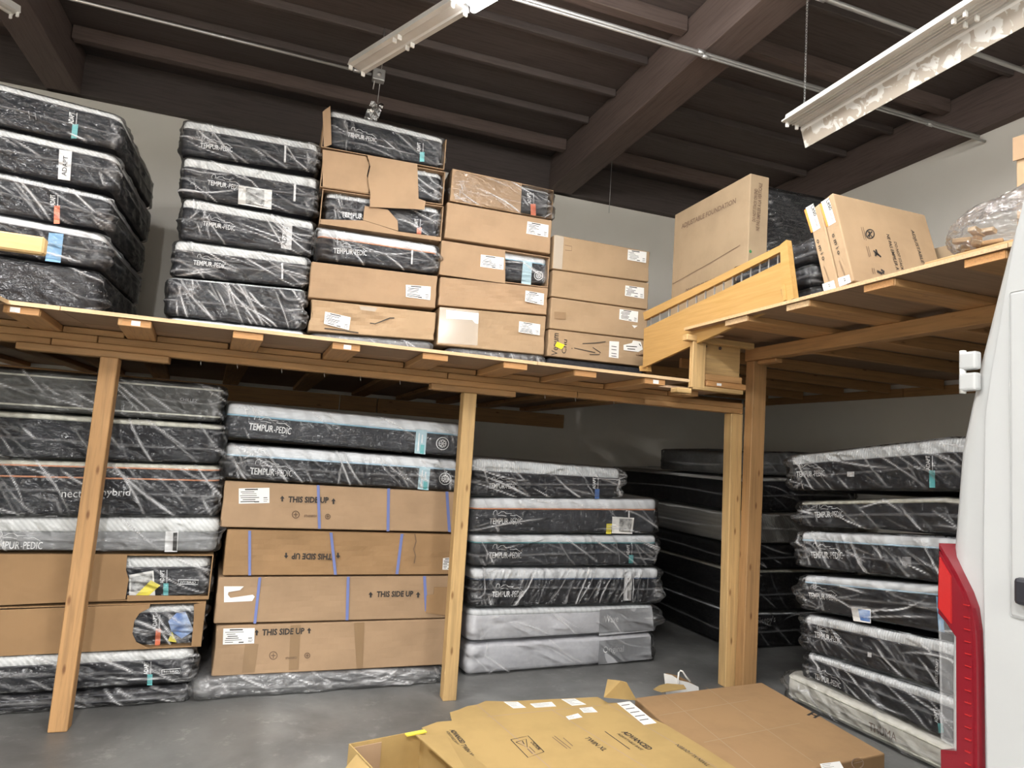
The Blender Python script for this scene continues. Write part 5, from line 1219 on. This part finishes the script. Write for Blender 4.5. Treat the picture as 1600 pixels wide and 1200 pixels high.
# open carton at the bottom edge
c0 = onz(545, 1162, 0.24); c1 = onz(659, 1140, 0.24); ex = c1 - c0; ex[2] = 0; wx = np.linalg.norm(ex); ex /= wx; ey = np.array([ex[1], -ex[0], 0])
M = Matrix([[ex[i], -ey[i], (0, 0, 1)[i], (c0[0], c0[1], 0)[i]] for i in range(3)] + [[0, 0, 0, 1]])
rt = empty('open_carton', 'open empty yellow carton with upright flaps at the bottom edge', 'carton', mat=M)
D_ = 0.75
for nm, a, b_ in (('back_wall', (0, -0.006, 0.006), (wx, 0, 0.24)), ('side_wall', (0, -D_, 0.006), (0.006, -0.006, 0.24)), ('side_wall', (wx - 0.006, -D_, 0.006), (wx, -0.006, 0.24)), ('front_wall', (0, -D_ - 0.006, 0.006), (wx, -D_, 0.24)), ('base_panel', (0, -D_, 0.001), (wx, 0, 0.006))):
    box(nm, a, b_, 'cardboard_yellow', rt)
pyd('side_flap', [(-0.005, -D_ + 0.03, 0.24), (-0.005, -0.12, 0.24), (-0.07, -0.16, 0.21), (-0.075, -D_ + 0.05, 0.205), (-0.011, -D_ + 0.03, 0.244), (-0.011, -0.12, 0.244), (-0.076, -0.16, 0.214), (-0.081, -D_ + 0.05, 0.209)], list(BOXF), 'cardboard_yellow', rt)
pyd('side_flap', [(wx - 0.09, -D_ + 0.1, 0.26), (wx - 0.085, -0.10, 0.262), (wx + 0.06, -0.13, 0.245), (wx + 0.12, -D_ + 0.15, 0.20), (wx - 0.09, -D_ + 0.1, 0.266), (wx - 0.085, -0.10, 0.268), (wx + 0.06, -0.13, 0.251), (wx + 0.12, -D_ + 0.15, 0.206)], list(BOXF), 'cardboard_yellow', rt)
box('inner_flap', (0.02, -0.016, 0.03), (wx * 0.42, -0.010, 0.225), 'cardboard', rt); box('yellow_strip', (wx * 0.74, -0.04, 0.238), (wx * 1.02, -0.012, 0.244), 'yellow_card', rt)

# white paper bag behind the flat carton
fW = Frame((0, 4.06, 0), (1, 0, 0)); u_, v_ = fW.uv((1043, 1098))
rt = empty('paper_bag', 'crumpled white paper bag with a handle behind the flat carton', 'bag', mat=fW.mat(u_, 0)); t = Thing(rt, fW, u_, 0, 0)
t.poly('bag_front', [(1037, 1052), (1050, 1055), (1062, 1063), (1076, 1066), (1091, 1073), (1094, 1096), (1042, 1098)], 'paper', 0.0, 0.004)
t.poly('bag_back', [(1048, 1056), (1066, 1060), (1082, 1068), (1092, 1074), (1094, 1096), (1050, 1098)], 'cardboard_brown', -0.06, 0.004)
hp = [fW.uv(p) - np.array([u_, 0]) for p in ((1060, 1072), (1058, 1060), (1059, 1050), (1062, 1047), (1065, 1048), (1070, 1056), (1077, 1064))]; tube('handle', [(p[0], -0.01, p[1]) for p in hp], 0.006, 'paper', rt, 6)

# ------------------------------------------------------------------ van
XV = 1.5
sil = [(1.150, 0.30), (1.172, 0.55), (1.185, 0.85), (1.188, 1.15), (1.184, 1.455), (1.166, 1.679), (1.120, 1.887), (1.061, 2.114), (1.004, 2.303), (0.94, 2.44), (0.84, 2.52), (0.70, 2.555), (0.45, 2.57)]
YC = 0.20
van = empty('van', 'white delivery van, its rear corner with red tail lamp at right', 'van', mat=Matrix.Translation((XV, YC, 0)))
def seam_y(z):                                   # edge of the rear door
    return np.interp(z, [0.3, 1.0, 1.45, 1.77, 2.205, 2.50], [1.075, 1.082, 1.090, 1.085, 1.008, 0.88]) - YC
full = [(y - YC, z) for y, z in sil] + [(-(y - YC), z) for y, z in sil[::-1]]
LEN = 4.15; prof = [(0.0, 0.045), (0.006, 0.022), (0.02, 0.008), (0.05, 0.0), (0.3, 0.0), (LEN, 0.0)]
V = []; n = len(full)
for x, ins in prof:
    for (y, z) in full:
        k = 1 - ins / 0.95; V.append((x, y * k, 0.3 + (z - 0.3) * (1 - ins / 2.2)))
Fc = [tuple(range(n))]
for r_ in range(len(prof) - 1):
    for i in range(n): Fc.append((r_ * n + i, (r_ + 1) * n + i, (r_ + 1) * n + (i + 1) % n, r_ * n + (i + 1) % n))
Fc.append(tuple(len(V) - n + i for i in range(n - 1, -1, -1)))
b_ = pyd('body', V, Fc, 'van_paint', van, True)
bm = bmesh.new(); bm.from_mesh(b_.data); bmesh.ops.recalc_face_normals(bm, faces=bm.faces[:]); bm.to_mesh(b_.data); bm.free()
# two rear doors, slightly proud, with a dark seal around
zs = np.linspace(0.55, 2.47, 25)
for s_ in (1, -1):
    outer = [(s_ * seam_y(z), z) for z in zs]; inner = [(s_ * 0.004, zs[-1]), (s_ * 0.004, zs[0])]
    v, f = prism_geo([(a, c) for a, c in outer + inner], 0, 1); V = [(-0.014 if q[1] == 0 else 0.004, q[0], q[2]) for q in v]
    d_o = pyd('rear_door', V, f, 'van_paint', van); bm = bmesh.new(); bm.from_mesh(d_o.data); bmesh.ops.recalc_face_normals(bm, faces=bm.faces[:]); bmesh.ops.bevel(bm, geom=[e for e in bm.edges if abs(e.verts[0].co.x - e.verts[1].co.x) < 1e-4 and e.verts[0].co.x < -0.01], offset=0.006, segments=2, affect='EDGES'); bm.to_mesh(d_o.data); bm.free()
    v, f = prism_geo([(s_ * (seam_y(z) + 0.004), z) for z in zs] + [(s_ * (seam_y(z) - 0.01), z) for z in zs[::-1]], 0, 1)
    so = pyd('door_seal', [(-0.0015 if q[1] == 0 else 0.004, q[0], q[2]) for q in v], f, 'van_seal', van)
    if s_ == 1:
        hd = box('door_handle', (-0.040, 0.68, 1.36), (-0.014, 0.805, 1.415), 'van_black', d_o, 0.008)
        # pressed swage line of the door skin
        box('pressed_panel', (-0.019, 0.25, 1.33), (-0.012, 0.825, 2.02), 'van_paint', d_o, 0.006)
    # hinges on the corner post
    for zz in (1.855, 0.95):
        hg = empty('hinge', mat=None); hg.parent = van; hg.location = (-0.006, s_ * 0.930, zz)
        for z0 in (-0.045, 0.004):
            box('hinge_leaf', (-0.012, -0.03 if s_ > 0 else -0.012, z0), (0.010, 0.012 if s_ > 0 else 0.03, z0 + 0.042), 'van_paint', hg, 0.006)
        tube('hinge_pin', [(-0.004, 0.006 * s_, -0.05), (-0.004, 0.006 * s_, 0.05)], 0.007, 'white_metal', hg, 8)
    # tail lamp
    lamp = empty('tail_lamp'); lamp.parent = van; lamp['label'] = 'tall red tail lamp with a clear lower lens'
    def L(name, pts, x0, x1, mat):
        q = [onx(*p, XV) for p in pts]; q = [(s_ * (p[1] - YC), p[2]) for p in q]
        v, f = prism_geo(q, 0, 1); o = pyd(name, [(x0 if g[1] == 0 else x1, g[0], g[2]) for g in v], f, mat, lamp)
        bm = bmesh.new(); bm.from_mesh(o.data); bmesh.ops.recalc_face_normals(bm, faces=bm.faces[:]); bmesh.ops.bevel(bm, geom=[e for e in bm.edges if e.verts[0].co.x < x0 + 0.001 and e.verts[1].co.x < x0 + 0.001], offset=0.006, segments=2, affect='EDGES'); bm.to_mesh(o.data); bm.free()
        return o
    L('red_lens', [(1479, 849), (1494, 873), (1508, 897), (1522, 925), (1531, 950), (1536, 985), (1538, 1040), (1540, 1200), (1542, 1330), (1486, 1330), (1482, 1170), (1507, 1172), (1506, 995), (1490, 972), (1478, 958)], -0.030, 0.03, 'lamp_red')
    L('upper_lens', [(1481, 856), (1492, 878), (1506, 900), (1507, 985), (1479, 950)], -0.034, -0.028, 'lamp_bright_red')
    L('clear_lens', [(1476, 958), (1490, 974), (1505, 997), (1506, 1171), (1480, 1155)], -0.026, 0.02, 'lamp_clear')
    for k in range(14):
        yy = 945 + 19 * k; p = onx(1526 + 3 * min(1, k / 4), yy, XV); v, f = box_geo((-0.0335, -0.006, -0.0012), (-0.029, 0.006, 0.0012)); o = pyd('lens_rib', v, f, 'lamp_bright_red', lamp); o.location = (0, s_ * (p[1] - YC), p[2])
v, f = box_geo((-0.06, -0.96, 0.32), (0.02, 0.96, 0.54)); bo = pyd('bumper', v, f, 'van_black', van); bev(bo, 0.02, 3)
for x in (0.9, 3.6):
    for s_ in (-1, 1):
        w_ = tube('wheel', [(x, s_ * 0.70, 0.345), (x, s_ * 0.90, 0.345)], 0.34, 'rubber', van, 28); tube('hub', [(x, s_ * 0.895, 0.345), (x, s_ * 0.91, 0.345)], 0.19, 'galvanised', w_, 16)
